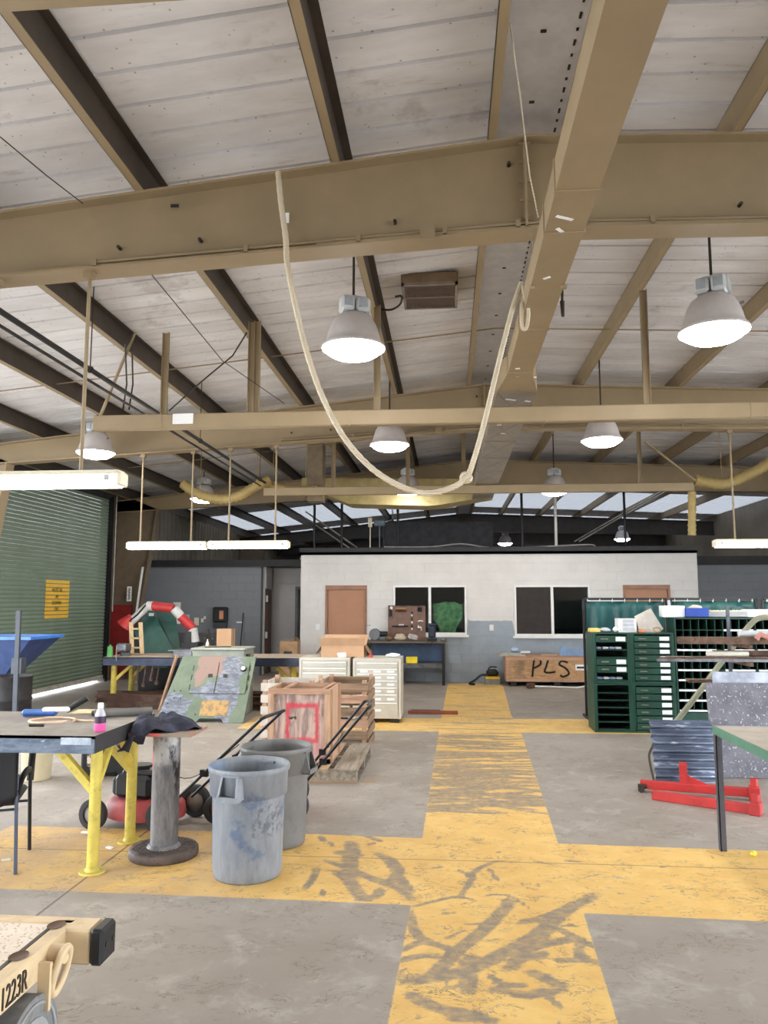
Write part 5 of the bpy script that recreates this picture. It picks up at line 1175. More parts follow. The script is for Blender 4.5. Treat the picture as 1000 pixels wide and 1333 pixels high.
# things on it
p = P(152, 855, Y=13.1)
t = thing('bench_vise', 'grey bench vise on the far welding table', 'vise', (-5.62, 13.15, WZ))
b = MB(); b.cyl((0, 0, 0), (0, 0, .06), .09, n=14); b.box((0, 0, .14), (.12, .26, .14), bev=.02); part('body', b, M('cast_grey', (96, 98, 100), .5, .3), t); b = MB(); b.box((0, -.17, .16), (.16, .06, .14), bev=.02); part('jaw', b, m_steel, t); b = MB(); b.cyl((0, -.2, .1), (0, -.34, .1), .014, n=8).cyl((-.0, -.36, -.06), (0, -.36, .2), .01, n=6); part('screw_handle', b, m_grey, t)
b = MB(); b.cyl((-5.82, 12.98, WZ), (-5.82, 12.98, WZ + .17), .055, .045, n=14); b.cyl((-5.82, 12.98, WZ + .17), (-5.82, 12.98, WZ + .2), .02, n=10); solo('green_bottle', b, M('bright_green', (92, 168, 96), .5), 'bright green bottle beside the bench vise', 'bottle')
t = thing('short_ladder', 'short wooden ladder leaning on the far welding table', 'ladder', (-5.4, 13.4, WZ + .012))
for dx in (-.08, .10):
    b = MB(); b.bar((dx - .12, 0, 0), (dx - .25, .2, .55), .07, .03); part('rail', b, WOOD('ladder_pine', (184, 156, 120), (206, 182, 146), 'Z') if 'ladder_pine' not in MATS else MATS['ladder_pine'], t)
for k in range(3):
    f = .2 + k * .3; b = MB(); b.bar((-.20 - .13 * f, .2 * f, .55 * f), (-.02 - .13 * f, .2 * f, .55 * f), .05, .03); part('rung', b, MATS['ladder_pine'], t)
b = MB(); b.bb(-4.72, -4.38, 13.0, 13.4, WZ, WZ + .10, bev=.01); b.bb(-4.78, -4.3, 12.95, 13.3, WZ + .10, WZ + .115); solo('steel_tray', b, m_steel, 'grey steel tray box on the far welding table', 'tray')
b = MB(); b.bar((-4.75, 12.55, 0), (-4.57, 12.8, .88), .05, .03); solo('wood_stake', b, m_woodz, 'single wooden stake leaning against the far welding table', 'stake')
for i, (x, L, r) in enumerate(((-5.3, .24, .02), (-5.18, .3, .014), (-5.05, .2, .025), (-4.95, .26, .012))):
    b = MB(); b.cyl((x, 12.9, WZ - .16 - L), (x + .03, 12.93, WZ - .15), r, n=8); b.box((x, 12.91, WZ - .17 - L), (.05, .03, .06)); solo('hanging_tool', b, m_rust, 'rusty hand tool hanging under the far welding table apron', 'tool', 'rusty tools under the far table')

# teal machine with slanted hood panels behind the far table
t = thing('hooded_machine', 'teal-hooded machine with two slanted panels behind the far welding table', 'machine', (-5.4, 14.7, 0))
def hood(pts, name, mat, dy=.04):
    b = MB(); n = len(pts); off = Vector((0, dy, 0)); b.add(list(pts) + [p + off for p in pts], [tuple(range(n)), tuple(range(2 * n - 1, n - 1, -1))] + [(i, i + n, (i + 1) % n + n, (i + 1) % n) for i in range(n)]); return part(name, b, mat, t, True)
m_teal = M('teal_steel', (34, 88, 80), .45, var=.12)
h1 = hood([P(174, 822, Y=14.5), P(197, 793, Y=14.7), P(238, 868, Y=14.5), P(200, 870, Y=14.4)], 'hood_panel', m_teal)
hood([P(200, 793, Y=14.8), P(228, 794, Y=14.9), P(221, 850, Y=14.8), P(224, 868, Y=14.7), P(238, 868, Y=14.7)], 'hood_panel', m_teal)
hood([P(166, 806, Y=14.6), P(175, 820, Y=14.6), P(191, 856, Y=14.5), P(176, 858, Y=14.5)], 'side_plate', m_black, .3)
b = MB(); b.bb(-5.9, -4.95, 14.45, 14.98, 0, .62); part('base', b, m_blackmetal, t, True)
b = MB(); q = P(197, 800, Y=14.6); b.bb(q.x - .05, q.x + .05, 14.6, 14.605, q.z - .03, q.z + .03); part('ticket', b, m_paper, h1, True)
# fume extraction arm
t = thing('fume_arm', 'red and white jointed fume extraction arm with a red hood', 'extractor', (-4.86, 14.25, 0))
m_armw = M('arm_white', (206, 206, 206), .5); m_armr = M('arm_red', (190, 52, 52), .5)
ap = [P(254, 836, Y=14.3), P(251, 818, Y=14.3), P(235, 802, Y=14.25), P(226, 792, Y=14.2), P(199, 789, Y=14.2), P(192, 789, Y=14.2), P(178, 800, Y=14.2), P(168, 812, Y=14.2)]
def seg(a, c, r, m, nm, r2=None): b = MB(); b.cyl(a, c, r, r2, n=16); part(nm, b, m, t, True)
seg(ap[0], ap[1], .085, m_armw, 'tube'); seg(ap[1], ap[2], .085, m_armr, 'tube'); seg(ap[2], ap[3], .088, m_armw, 'elbow'); seg(ap[3], ap[4], .085, m_armr, 'tube'); seg(ap[4], ap[5], .088, m_armw, 'elbow'); seg(ap[5], ap[7], .075, m_armw, 'tube'); seg(P(172, 803, Y=14.2), P(163, 815, Y=14.2), .08, m_armr, 'hood', .17)
b = MB(); b.tube([ap[7] + Vector((0, -.09, .02)), ap[6] + Vector((.05, -.09, 0)), ap[5] + Vector((0, -.09, .02))], .014, 6); part('support_rod', b, m_black, t, True)
b = MB(); b.bb(-4.98, -4.66, 14.15, 14.45, 0, P(254, 836, Y=14.3).z); part('stand', b, m_blackmetal, t, True)
b = MB(); b.box(tuple(ap[0] + Vector((-.1, -.05, .1))), (.1, .1, .2)); part('bracket', b, m_black, t, True)

# brown steel beams and boards on the floor
G = 'brown steel beams laid on the floor'
rng = random.Random(5)
for i in range(11):
    y = (12.68, 12.81, 13.08, 13.22, 13.36, 13.50)[i % 6]; z = .0 + (i // 6) * .115; L = rng.uniform(2.2, 3.3); x0 = -6.3 + rng.uniform(0, .7) if i % 2 else -5.6 + rng.uniform(0, .5)
    x1 = min(x0 + L, -2.75); b = MB(); a = rng.uniform(-.012, .012)
    b.bb(x0, x1, y, y + .12, z, z + .012).bb(x0, x1, y + .054, y + .066, z + .012, z + .098).bb(x0, x1, y, y + .12, z + .098, z + .11)
    solo('steel_beam', b, m_brownsteel if i % 3 else m_rust, 'long brown steel beam in the floor pile beside the roll-up door', 'beam', G)
for i, (x0, x1, y, z) in enumerate(((-5.6, -3.0, 11.7, 0), (-5.2, -2.9, 11.55, 0))):
    pass
b = MB(); b.bb(-.66, .13, 12.52, 12.6, 0, .05, bev=.005); solo('steel_bar', b, M('red_brown_bar', (150, 82, 60), .6), 'thick red-brown bar on the floor right of the labelled cabinet', 'bar')
b = MB(); b.bb(-.62, -.15, 12.7, 12.76, 0, .04); solo('steel_bar', b, m_brownsteel, 'shorter brown bar on the floor behind a red-brown one', 'bar')

# drum, hopper, pole at the left edge
p = P(0, 952, Z=0)
t = thing('steel_drum', 'black over green steel drum beyond the work table', 'drum', (-6.02, 10.3, 0))
b = MB(); b.lathe([(0, .26), (.285, .26), (.29, .27), (.285, .44), (.295, .45), (.285, .47), (.285, .75), (.295, .765), (.28, .765), (.27, .70), (0, .70)], 30); part('upper_body', b, M('sooty_black', (46, 44, 46), .6, .2, var=.3), t)
b = MB(); b.lathe([(0, 0), (.285, 0), (.29, .02), (.286, .22), (.294, .24), (.288, .262), (.288, .27)], 30); part('lower_body', b, M('drum_green', (34, 66, 56), .5), t)
t = thing('blue_hopper', 'tapered blue hopper raised beside the roll-up door', 'hopper', (-6.35, 11.0, 0))
z1, z0 = 1.26, .72; b = MB(); c = (0, 0)
a = [(-.75, -.45, z1), (.45, -.45, z1), (.45, .45, z1), (-.75, .45, z1)]; d = [(-.45, -.2, z0), (-.05, -.2, z0), (-.05, .2, z0), (-.45, .2, z0)]
b.add(a + d, [(0, 4, 5, 1), (1, 5, 6, 2), (2, 6, 7, 3), (3, 7, 4, 0), (4, 7, 6, 5)]); b.add([(x * .96, y * .94, z) for x, y, z in a] + [(x * .95, y * .9, z + .02) for x, y, z in d], [(1, 5, 4, 0), (2, 6, 5, 1), (3, 7, 6, 2), (0, 4, 7, 3), (5, 6, 7, 4)]); part('bin', b, M('hopper_blue', (40, 62, 108), .45, var=.2), t)
b = MB(); b.bar((-.77, -.46, z1), (.47, -.46, z1), .03, .04).bar((-.77, .46, z1), (.47, .46, z1), .03, .04).bar((.46, -.46, z1), (.46, .46, z1), .03, .04).bar((-.76, -.46, z1), (-.76, .46, z1), .03, .04); part('rim', b, M('rim_blue', (52, 110, 190), .4), t)
for x in (-.45, -.05):
    for y in (-.2, .2):
        b = MB(); b.bar((x, y, 0), (x, y, z0), .05, .05); part('leg', b, m_blackmetal, t)
b = MB(); b.bar((-5.69, 9.9, 0), (-5.72, 9.9, 1.66), .06, .04); b.box((-5.69, 9.9, .01), (.3, .3, .02)); b.box((-5.71, 9.95, .93), (.14, .12, .2)); solo('upright_post', b, M('dark_grey_post', (66, 70, 78), .5, .3), 'dark grey upright post beside the steel drum', 'post')

# ---------------------------------------------------------------- along the grey wall
t = thing('wall_sink', 'steel utility sink with a splashback on the grey wall', 'sink', (-6.1, GY - .3, 0))
b = MB(); b.bb(-.72, .68, .26, .285, .72, 1.02); part('splashback', b, M('splash_steel', (112, 110, 112), .4, .5), t); b = MB(); b.bb(-.72, .68, -.25, .26, .62, .72).bb(-.66, .62, -.19, .2, .715, .722, 0); part('basin', b, m_steel, t)
for x in (-.66, .62):
    for y in (-.2, .2): b = MB(); b.cyl((x, y, 0), (x, y, .62), .02, n=8); part('leg', b, m_grey, t)
b = MB(); b.tube(smooth_path([(.25, .24, .85), (.25, .2, 1.05), (.25, .1, 1.10), (.25, .02, 1.0)], 5), .014, 8); b.cyl((.15, .22, .88), (.15, .16, .88), .025, n=8).cyl((.35, .22, .88), (.35, .16, .88), .025, n=8); part('faucet', b, m_grey, t)
def onwall(x0, x1, y0, y1, name, mat, label, cat, Y=None, dep=.02, bev=0):
    Y = (GY - .012) if Y is None else Y
    a, c = P(x0, y1, Y=Y), P(x1, y0, Y=Y); b = MB(); b.bb(a.x, c.x, Y - dep, Y, a.z, c.z, bev=bev); return solo(name, b, mat, label, cat)
t = thing('towel_dispenser', 'black paper towel dispenser on the grey wall', 'dispenser', P(289, 818, Y=GY))
a, c = P(280, 810, Y=GY), P(298, 790, Y=GY); b = MB(); b.bb(a.x, c.x, GY - .22, GY - .012, a.z, c.z, bev=.03); part('case', b, m_black, t, True)
a, c = P(285.5, 806, Y=GY - .22), P(291, 795, Y=GY - .22); b = MB(); b.bb(a.x, c.x, GY - .226, GY - .22, a.z, c.z); part('sticker', b, M('orange_sticker', (206, 140, 108), .6), t, True)
a, c = P(281, 817, Y=GY), P(297, 810, Y=GY); b = MB(); b.bb(a.x, c.x, GY - .2, GY - .012, a.z, c.z); part('lower_case', b, M('smoked_plastic', (52, 54, 60), .3), t, True)
onwall(225, 235.5, 784, 812, 'wall_notice', m_paper, 'white notice sheet on the grey wall above the fume arm', 'notice'); onwall(241, 247, 800, 817, 'wall_notice', M('pale_notice', (196, 198, 202), .7), 'pale narrow notice on the grey wall beside a cream plate', 'notice')
onwall(253, 259, 804, 814, 'switch_plate', m_cream, 'cream switch plate on the grey wall', 'switch'); onwall(262, 265, 805, 810, 'switch_plate', m_white, 'small white outlet plate left of a shorter one on the grey wall', 'switch'); onwall(265.5, 268, 802, 806, 'switch_plate', m_white, 'tiny white tag on the grey wall above the sink', 'switch')
onwall(308, 316, 809, 811, 'wall_label', m_white, 'thin white label on the grey wall above the tall carton', 'label')
p = P(315, 857, Y=14.6)
t = thing('cardboard_box', 'tall narrow cardboard carton standing on the far welding table', 'box', (p.x + .0, 13.5, WZ))
b = MB(); b.bb(-.13, .13, -.13, .13, 0, .46); part('carton', b, m_card, t); b = MB(); b.bb(.131, .133, -.02, .02, .0, .46).bb(-.13, .13, -.02, .02, .46, .462); part('tape', b, M('brown_tape', (120, 92, 70), .5), t)
t = thing('mop', 'dark-handled mop leaning on the grey wall right of the tall carton', 'mop', (-5.0, 18.4, 0)); b = MB(); b.cyl((0, -.15, .2), (-.02, .25, 1.5), .014, n=8); part('handle', b, m_bolt, t); b = MB(); b.cyl((0, -.15, .2), (0, -.17, .0), .05, .12, n=12); part('head', b, m_darkgrey, t)
# open brown door leaf at the corner, seen nearly edge-on
t = thing('door_4', 'open brown door at the corner of the grey wall', 'x', (-4.56, 18.98, 0)); del t['category']; t['kind'] = 'structure'
b = MB(); b.bb(-.04, .0, -.06, .02, 0, 2.12); part('jamb', b, m_white, t); b = MB(); b.bb(.0, .05, .08, .5, .01, 2.08); lf = part('leaf', b, M('dark_brown_door', (92, 62, 52), .5), t)
for z in (.35, .95, 1.85): b = MB(); b.bb(.0, .055, .05, .085, z - .08, z + .08); part('hinge', b, m_white, t)
# boxes in the passage
for (x0, x1, y1, h, dy, lb) in ((-4.28, -3.62, 16.9, .0, 0, ''),): pass
p = P(378, 857, Y=15.2)
t = thing('cardboard_box', 'brown carton with a printed mark stacked beside the passage door', 'box', (-3.4 + .0, 16.6, 0))
b = MB(); b.bb(-.22, .24, -.2, .2, 0, .55); part('carton', b, m_card, t)
t2 = thing('cardboard_box', 'open-topped brown carton stacked on another beside the passage door', 'box', (-3.42, 16.6, .552))
b = MB(); b.bb(-.19, .19, -.18, .18, 0, .38); part('carton', b, M('carton_brown', (176, 142, 108), .85), t2); b = MB(); b.bb(-.1, .08, -.183, -.181, .12, .17); part('printed_mark', b, m_bolt, t2)
b = MB(); b.add([(.19, -.18, .38), (.19, .18, .38), (.1, .18, .47), (.1, -.18, .47)], [(0, 1, 2, 3), (3, 2, 1, 0)]); part('flap', b, m_card, t2)
b = MB(); b.lathe([(0, 0), (.16, 0), (.17, .3), (.12, .5), (.14, .8), (.1, 1.0), (0, 1.02)], 14, mat=Matrix.Translation((-3.66, 20.3, 0))); solo('stacked_bags', b, m_black, 'dark bundle standing inside the dark doorway', 'bundle')

# ================================================================== OFFICE WALL
def bbs(name, parent, mat, *a, **k): b = MB(); b.bb(*a); return part(name, b, mat, parent, **k)
t = thing('work_bench', 'dark steel workbench against the white office wall', 'workbench', (-.92, 17.1, 0))
HB = .93
bbs('bench_top', t, M('bench_top_brown', (104, 92, 82), .5, .2), -.92, .86, -.38, .36, HB - .04, HB)
bbs('shelf', t, m_steel, -.88, .82, -.34, .34, .36, .46)
for x in (-.86, .80):
    for y in (-.33, .3): bbs('leg', t, m_blackmetal, x - .03, x + .03, y - .03, y + .03, 0, HB - .04)
bbs('back_panel', t, M('blue_back_panel', (70, 92, 122), .5), -.78, .76, .30, .32, .46, HB - .05)
t = thing('tool_board', 'brown pegboard hung with tools behind the workbench', 'pegboard', (-.94, 17.38, HB))
bbs('board', t, M('brown_pegboard', (122, 92, 80), .6), -.42, .42, 0, .02, 0, .76)
def tool(x, z, w, h, m, nm='tool', n=1): b = MB(); b.box((x, -.03, z), (w, .05, h), bev=min(w, h) * .3); part(nm, b, m, t)
tool(-.34, .70, .06, .08, m_white, 'spray_can'); tool(-.36, .6, .06, .18, m_black, 'drill'); tool(-.33, .5, .05, .06, m_steel, 'socket')
tool(-.12, .69, .26, .04, M('amber_handle', (170, 120, 70), .5), 'saw_handle'); tool(-.13, .64, .26, .02, m_blackmetal, 'saw'); tool(-.15, .30, .36, .03, m_black, 'bar_clamp'); tool(-.12, .33, .12, .03, m_white, 'roll')
for i, z in enumerate((.60, .54, .46, .38, .30, .24)): tool(.12, z, .035 + .01 * (i % 2), .05, m_white if i % 2 else m_bolt, 'clamp')
for k in range(4): tool(.27 + .05 * (k % 2), .70 - .05 * (k // 2), .05, .05, m_black, 'drill_chuck')
b = MB(); b.tube(smooth_path([(.25, -.03, .40), (.30, -.03, .42), (.37, -.03, .41)], 4), .016, 6); b.tube(smooth_path([(.27, -.03, .32), (.26, -.03, .27), (.32, -.03, .28), (.33, -.03, .2)], 4), .016, 6); part('c_clamp', b, m_white, t)
b = MB(); b.bb(-.42, .42, -.01, 0, .745, .76); part('top_rail', b, m_bolt, t)
t = thing('bench_grinder', 'round grey bench grinder on the workbench', 'grinder', (-1.62, 17.0, HB)); b = MB(); b.cyl((0, -.12, .14), (0, .12, .14), .12, n=20); part('wheel_guard', b, M('grinder_grey', (112, 116, 122), .4, .4), t); bbs('base', t, m_bolt, -.08, .1, -.1, .1, 0, .05); b = MB(); b.cyl((.05, 0, .14), (.28, 0, .14), .06, n=14); part('motor', b, m_blackmetal, t)
b = MB(); b.tube(smooth_path([(-1.76, 16.85, HB + .0), (-1.79, 16.85, HB + .3), (-1.7, 16.86, HB + .33)], 5), .008, 6); solo('grinder_cord', b, m_grey, 'thin bent lamp cord above the bench grinder', 'cord')
solo('rag', lump((-1.31, 16.93, HB), (.075, .12, .05), 11), M('olive_rag', (120, 98, 72), .9), 'olive brown rag heap on the workbench', 'rag')
solo('rag', lump((-1.06, 16.95, HB), (.12, .14, .07), 12), M('beige_rag', (196, 182, 160), .9), 'pale beige cloth heap on the workbench', 'rag')
b = MB(); b.box((0, 0, 0), (.2, .12, .10), mat=RT((-.78, 16.9, HB + .085), .3, .2, .5), bev=.02); solo('white_case', b, M('pale_case', (190, 186, 184), .5), 'tilted pale case in front of the pegboard', 'case')
t = thing('bench_vise', 'dark blue-grey vise at the end of the workbench', 'vise', (-.36, 16.77, HB)); bbs('base', t, m_blackmetal, -.1, .1, -.08, .1, 0, .06); b = MB(); b.box((0, 0, .2), (.16, .16, .26), bev=.03); b.box((0, .0, .35), (.2, .14, .06), bev=.02); part('body', b, M('vise_blue', (62, 68, 84), .4, .4), t); b = MB(); b.cyl((.0, -.10, -.12), (.0, -.10, .1), .01, n=6); part('handle', b, m_bolt, t)
b = MB(); b.box((-.14, 16.95, HB + .035), (.1, .1, .07), bev=.02); solo('small_tin', b, m_grey, 'small grey tin at the corner of the workbench', 'tin')
b = MB(); b.bb(-.92, -.68, 16.72, 16.86, .462, .60, bev=.01); solo('yellow_case', b, M('bright_yellow', (238, 212, 40), .45), 'bright yellow case on the workbench shelf', 'case')
b = MB(); b.bb(-1.75, -1.15, 16.8, 17.3, .0, .33); solo('floor_carton', b, m_card, 'cardboard carton on the floor under the workbench shelf', 'box')
# green shirt hung inside the first window
def sh(u, v):
    w = .40 - .20 * v + (.0 if v > .12 else .0); w = (.36 if v < .28 else .36 - (v - .28) * .24) - .03 * math.sin(v * 9)
    x = (u - .5) * 2 * w; return (-.02 + x, OY + .15 + .02 * math.sin(u * 15 + v * 3), 1.77 - v * .68 - .06 * (2 * u - 1) ** 2 * (1 if v < .2 else .3) + .015 * math.sin(u * 20))
b = MB(); b.grid(sh, 24, 16)
def _shm():
    b2 = NB('green_knit'); f = b2.noise(b2.obj(), 9, 5); b2.bump(f, .6, .03); return b2.done(b2.mix(b2.step(f, .3, .7), (96, 176, 110), (170, 232, 170)), .9)
o = solo('green_shirt', b, _shm(), 'bright green shirt hanging inside the office window', 'shirt'); o.modifiers.new('thickness', 'SOLIDIFY').thickness = .01
# outlets on the wall
def outlet(x, y, lb): p = P(x, y, Y=OY); b = MB(); b.bb(p.x - .045, p.x + .045, OY - .022, OY - .012, p.z - .065, p.z + .065); b.bb(p.x - .015, p.x + .015, OY - .026, OY - .022, p.z - .04, p.z + .04); solo('wall_outlet', b, m_white, lb, 'outlet')
outlet(640, 817, 'white wall outlet between the two office windows'); outlet(414, 816, 'white wall outlet left of the tan office door')

# ---------------------------------------------------------------- PLS crate
t = thing('plywood_crate', 'long plywood shipping crate lettered PLS in black paint', 'crate', (2.25, 17.05, 0))
def _osb():
    b = NB('crate_plywood'); v = b.obj(); f = b.noise(b.scale(v, (1.2, 1, 4)), 5, 6, .65, .8); k = b.mix(b.step(f, .3, .7), (164, 124, 88), (200, 160, 118))
    X, Y, Z = b.sep(v); st = b.math('MULTIPLY', b.math('SUBTRACT', 1, b.step(b.math('ABSOLUTE', b.math('ADD', X, .78)), .1, .2)), b.step(b.noise(v, 6, 5), .4, .6)); k = b.mix(b.math('MULTIPLY', st, .6), k, (96, 92, 84)); return b.done(k, .75)
m_osb = _osb(); cx0, cx1, yf = -1.05, 1.05, -.33
b = MB(); b.bb(cx0, cx1, yf, .35, .10, .60); part('side_panels', b, m_osb, t)
b = MB(); b.bb(cx0 - .02, cx1 + .02, yf - .02, .37, .60, .625); part('lid', b, M('lid_plywood', (176, 134, 98), .75), t)
for x0, x1, z0, z1 in ((cx0, cx1, .545, .60), (cx0, cx1, .10, .15), (cx0, cx0 + .07, .15, .545), (cx1 - .07, cx1, .15, .545)): bbs('batten', t, m_woodx, x0, x1, yf - .022, yf, z0, z1)
for x in (-.95, -.05, .85): bbs('skid', t, m_bolt, x, x + .12, yf, .35, 0, .10)
m_blackpaint = M('black_marker', (28, 24, 24), .8)
b = MB()
def stroke(pts): b.tube(smooth_path(pts, 6), .02, 6)
yy = yf - .004
stroke([(-.50, yy, .20), (-.48, yy, .4), (-.45, yy, .58)]); stroke([(-.47, yy, .57), (-.34, yy, .56), (-.33, yy, .46), (-.47, yy, .38)])
stroke([(-.16, yy, .57), (-.20, yy, .44), (-.24, yy, .31), (-.14, yy, .29), (-.02, yy, .31)])
stroke([(.24, yy, .50), (.12, yy, .53), (.07, yy, .46), (.2, yy, .38), (.26, yy, .27), (.14, yy, .21), (.08, yy, .24)])
part('lettering', b, m_blackpaint, t)
bbs('shipping_label', t, m_paper, .40, .66, yf - .004, yf - .001, .34, .46); bbs('label_print', [c for c in t.children if c.name.startswith('shipping_label')][0], m_bolt, .43, .62, yf - .006, yf - .004, .38, .42)
b = MB(); b.bb(1.05, 1.62, 16.75, 17.2, .627, .66); b.bb(1.1, 1.55, 16.8, 17.15, .66, .69); solo('folded_board', b, M('grey_board', (170, 168, 160), .7), 'flat grey boards stacked on the crate end', 'boards')
solo('plastic_bag', lump((1.42, 16.95, .691), (.1, .08, .05), 21), M('pale_blue_plastic', (170, 190, 216), .4), 'pale blue plastic bag on the crate boards', 'bag')
b = MB(); b.bb(1.52, 1.72, 16.75, 16.85, .691, .73); solo('white_tray', b, m_white, 'small white tray on the crate boards', 'tray')
b = MB(); b.add([(2.35, 16.9, .627), (3.2, 16.9, .627), (3.2, 16.9, .69), (2.38, 16.9, .84), (2.35, 16.93, .627), (3.2, 16.93, .627), (3.2, 16.93, .69), (2.38, 16.93, .84)], [(0, 1, 2, 3), (7, 6, 5, 4), (3, 2, 6, 7), (1, 5, 6, 2), (0, 3, 7, 4)]); solo('blue_sheet', b, M('light_blue_sheet', (128, 156, 190), .5), 'triangular light blue sheet standing on the crate', 'sheet')
b = MB(); b.bb(1.95, 2.3, 16.8, 16.95, .627, .66); solo('wood_offcut', b, m_woodx, 'flat pale wood offcut on the crate', 'wood')
p = P(647, 888, Z=0)
t = thing('shop_vacuum', 'small shop vacuum with a yellow band and black hose by the crate', 'vacuum', (p.x - .12, p.y - .4, 0))
bbs('tank', t, M('vac_grey', (120, 122, 122), .5), -.16, .16, -.14, .14, 0, .12); bbs('band', t, M('vac_yellow', (226, 186, 48), .5), -.15, .15, -.13, .13, .12, .17); b = MB(); b.box((.0, 0, .24), (.26, .24, .15), bev=.05); part('motor_head', b, m_black, t)
b = MB(); b.tube(smooth_path([(-.1, 0, .25), (-.05, 0, .36), (.1, 0, .36)], 5), .015, 6); part('handle', b, m_black, t)
b = MB(); b.tube(smooth_path([(-.12, -.1, .2), (-.25, -.15, .2), (-.38, -.18, .1), (-.5, -.2, .03), (-.4, -.3, .025)], 6), .025, 8); part('hose', b, m_black, t)
p = P(687, 892, Z=0); t = thing('mallet', 'wooden mallet head with a long white handle on the floor', 'mallet', (p.x, p.y - .62, 0)); b = MB(); b.box((0, 0, .06), (.16, .11, .10), bev=.015, mat=RT(rz=.4)); part('head', b, m_brownsteel, t); b = MB(); b.tube([(.08, 0, .045), (.95, .05, .02), (1.15, .1, .05), (1.6, .1, .04)], .017, 8); part('handle', b, m_white, t)

# ================================================================== RIGHT SIDE
# ---------------------------------------------------------------- welding curtains
def curtain(x0, x1, Y, label):
    t = thing('welding_curtain', label, 'curtain', ((x0 + x1) / 2, Y, 0), 0, 'green welding curtains'); zt = 1.82; w = (x1 - x0) / 2
    for s in (-1, 1): b = MB(); b.bar((s * w, 0, 0), (s * w, 0, zt), .035, .035); part('frame_post', b, m_black, t); b = MB(); b.bar((s * w, -.25, .02), (s * w, .25, .02), .035, .035); part('foot', b, m_black, t)
    b = MB(); b.bar((-w, 0, zt), (w, 0, zt), .035, .035); part('top_rail', b, m_black, t)
    def f(u, v): return ((u - .5) * 2 * (w - .03), .015 * math.sin(u * 14 + v * 2) * (.3 + v) + .012 * math.sin(u * 31), .08 + (zt - .12) * v)
    b = MB(); b.grid(f, 40, 14); o = part('sheet', b, m_curtain, t); o.modifiers.new('thickness', 'SOLIDIFY').thickness = .004
    for k in range(7):
        b = MB(); x = (k / 6 - .5) * 2 * (w - .06); b.tube([(x, .02 * math.cos(a), zt - .02 + .028 * math.sin(a)) for a in [i * PI / 6 for i in range(13)]], .006, 5); part('grommet', b, m_white, t)
    return t
curtain(2.10, 3.36, 12.3, 'green vinyl welding curtain on a black frame behind the drawer cabinets')
curtain(3.44, 4.72, 12.35, 'green vinyl welding curtain behind the pigeonhole cabinet')
curtain(4.80, 6.0, 12.3, 'green vinyl welding curtain behind the bent pipe')
b = MB(); pp = P(868, 785, Y=12.2); b.tube(smooth_path([(3.38, 12.24, 1.80), (3.39, 12.22, 1.55), (3.36, 12.22, 1.45), (3.42, 12.2, 1.36)], 6), .025, 8); solo('plastic_strip', b, M('clear_film', (176, 190, 200), .25), 'pale twisted plastic strip hanging between the curtains', 'strip')

# ---------------------------------------------------------------- green drawer cabinets
def greencab(x0, x1, y0, y1, z0, z1, rows, label, kind):
    t = thing('parts_cabinet', label, 'cabinet', ((x0 + x1) / 2, (y0 + y1) / 2, z0), 0, 'green parts cabinets'); e = .02; x0 += .001; x1 -= .001
    b = MB(); b.bb(x0, x0 + e, y0, y1, z0, z1).bb(x1 - e, x1, y0, y1, z0, z1).bb(x0 + e, x1 - e, y0, y1, z1 - e, z1).bb(x0 + e, x1 - e, y0, y1, z0, z0 + e * 1.5).bb(x0 + e, x1 - e, y1 - e, y1, z0 + e, z1 - e); b.bb(x0 + e, x0 + .045, y0, y0 + .012, z0 + e, z1 - e).bb(x1 - .045, x1 - e, y0, y0 + .012, z0 + e, z1 - e); part('body', b, m_green, t, True)
    b = MB(); b.bb(x0 + e, x1 - e, y1 - e - .01, y1 - e, z0 + e, z1 - e); part('inner_back', b, m_greendk, t, True)
    n = len(rows); H = (z1 - z0 - .07) / n
    for i, k in enumerate(rows):
        zb = z1 - .035 - (i + 1) * H
        if k == 'd':
            b = MB(); b.bb(x0 + .05, x1 - .05, y0 - .012, y0 + .3, zb + .008, zb + H - .006); d = part('drawer', b, m_green, t, True)
            b = MB(); b.bb(x1 - .20, x1 - .07, y0 - .016, y0 - .012, zb + H * .22, zb + H * .8); part('paper_label', b, m_paper, d, True)
            b = MB(); b.box(((x0 + .16), y0 - .02, zb + H * .5), (.10, .015, .018), bev=.004); part('pull', b, M('brass_pull', (132, 136, 118), .4, .5), d, True)
        else:
            b = MB(); b.bb(x0 + e, x1 - e, y0 + .02, y1 - e, zb, zb + .008); part('shelf', b, m_greendk, t, True)
            b = MB(); b.bb(x0 + .045, x1 - .045, y0 + .012, y0 + .02, zb, zb + .014); part('shelf_lip', b, m_green, t, True)
            if k == 'p':
                for q in range(4): b = MB(); xx = x0 + .1 + q * .09; b.box((xx, y0 + .12, zb + .028), (.08, .1, .03), bev=.01, mat=None); part('small_packet', b, m_paper if q % 2 else M('blueish_packet', (150, 170, 206), .5), t, True)
    return t
gx = [1.985, 2.50, 3.09]; gy0, gy1 = 11.0, 11.5
greencab(gx[0], gx[1], gy0, gy1, .66, 1.35, ['d', 'p', 's', 'd', 'd', 'p'], 'green cabinet with open slots of packets, stacked on a shelf unit', 1)
greencab(gx[0], gx[1], gy0, gy1, 0.0, .655, ['s'] * 6, 'green open shelf unit under the packet cabinet', 2)
greencab(gx[1], gx[2], gy0, gy1, .66, 1.35, ['d'] * 7, 'green cabinet full of labelled drawers, topped by a paper bag', 3)
greencab(gx[1], gx[2], gy0, gy1, 0.0, .655, ['d'] * 6, 'green labelled drawer cabinet standing on the floor', 4)
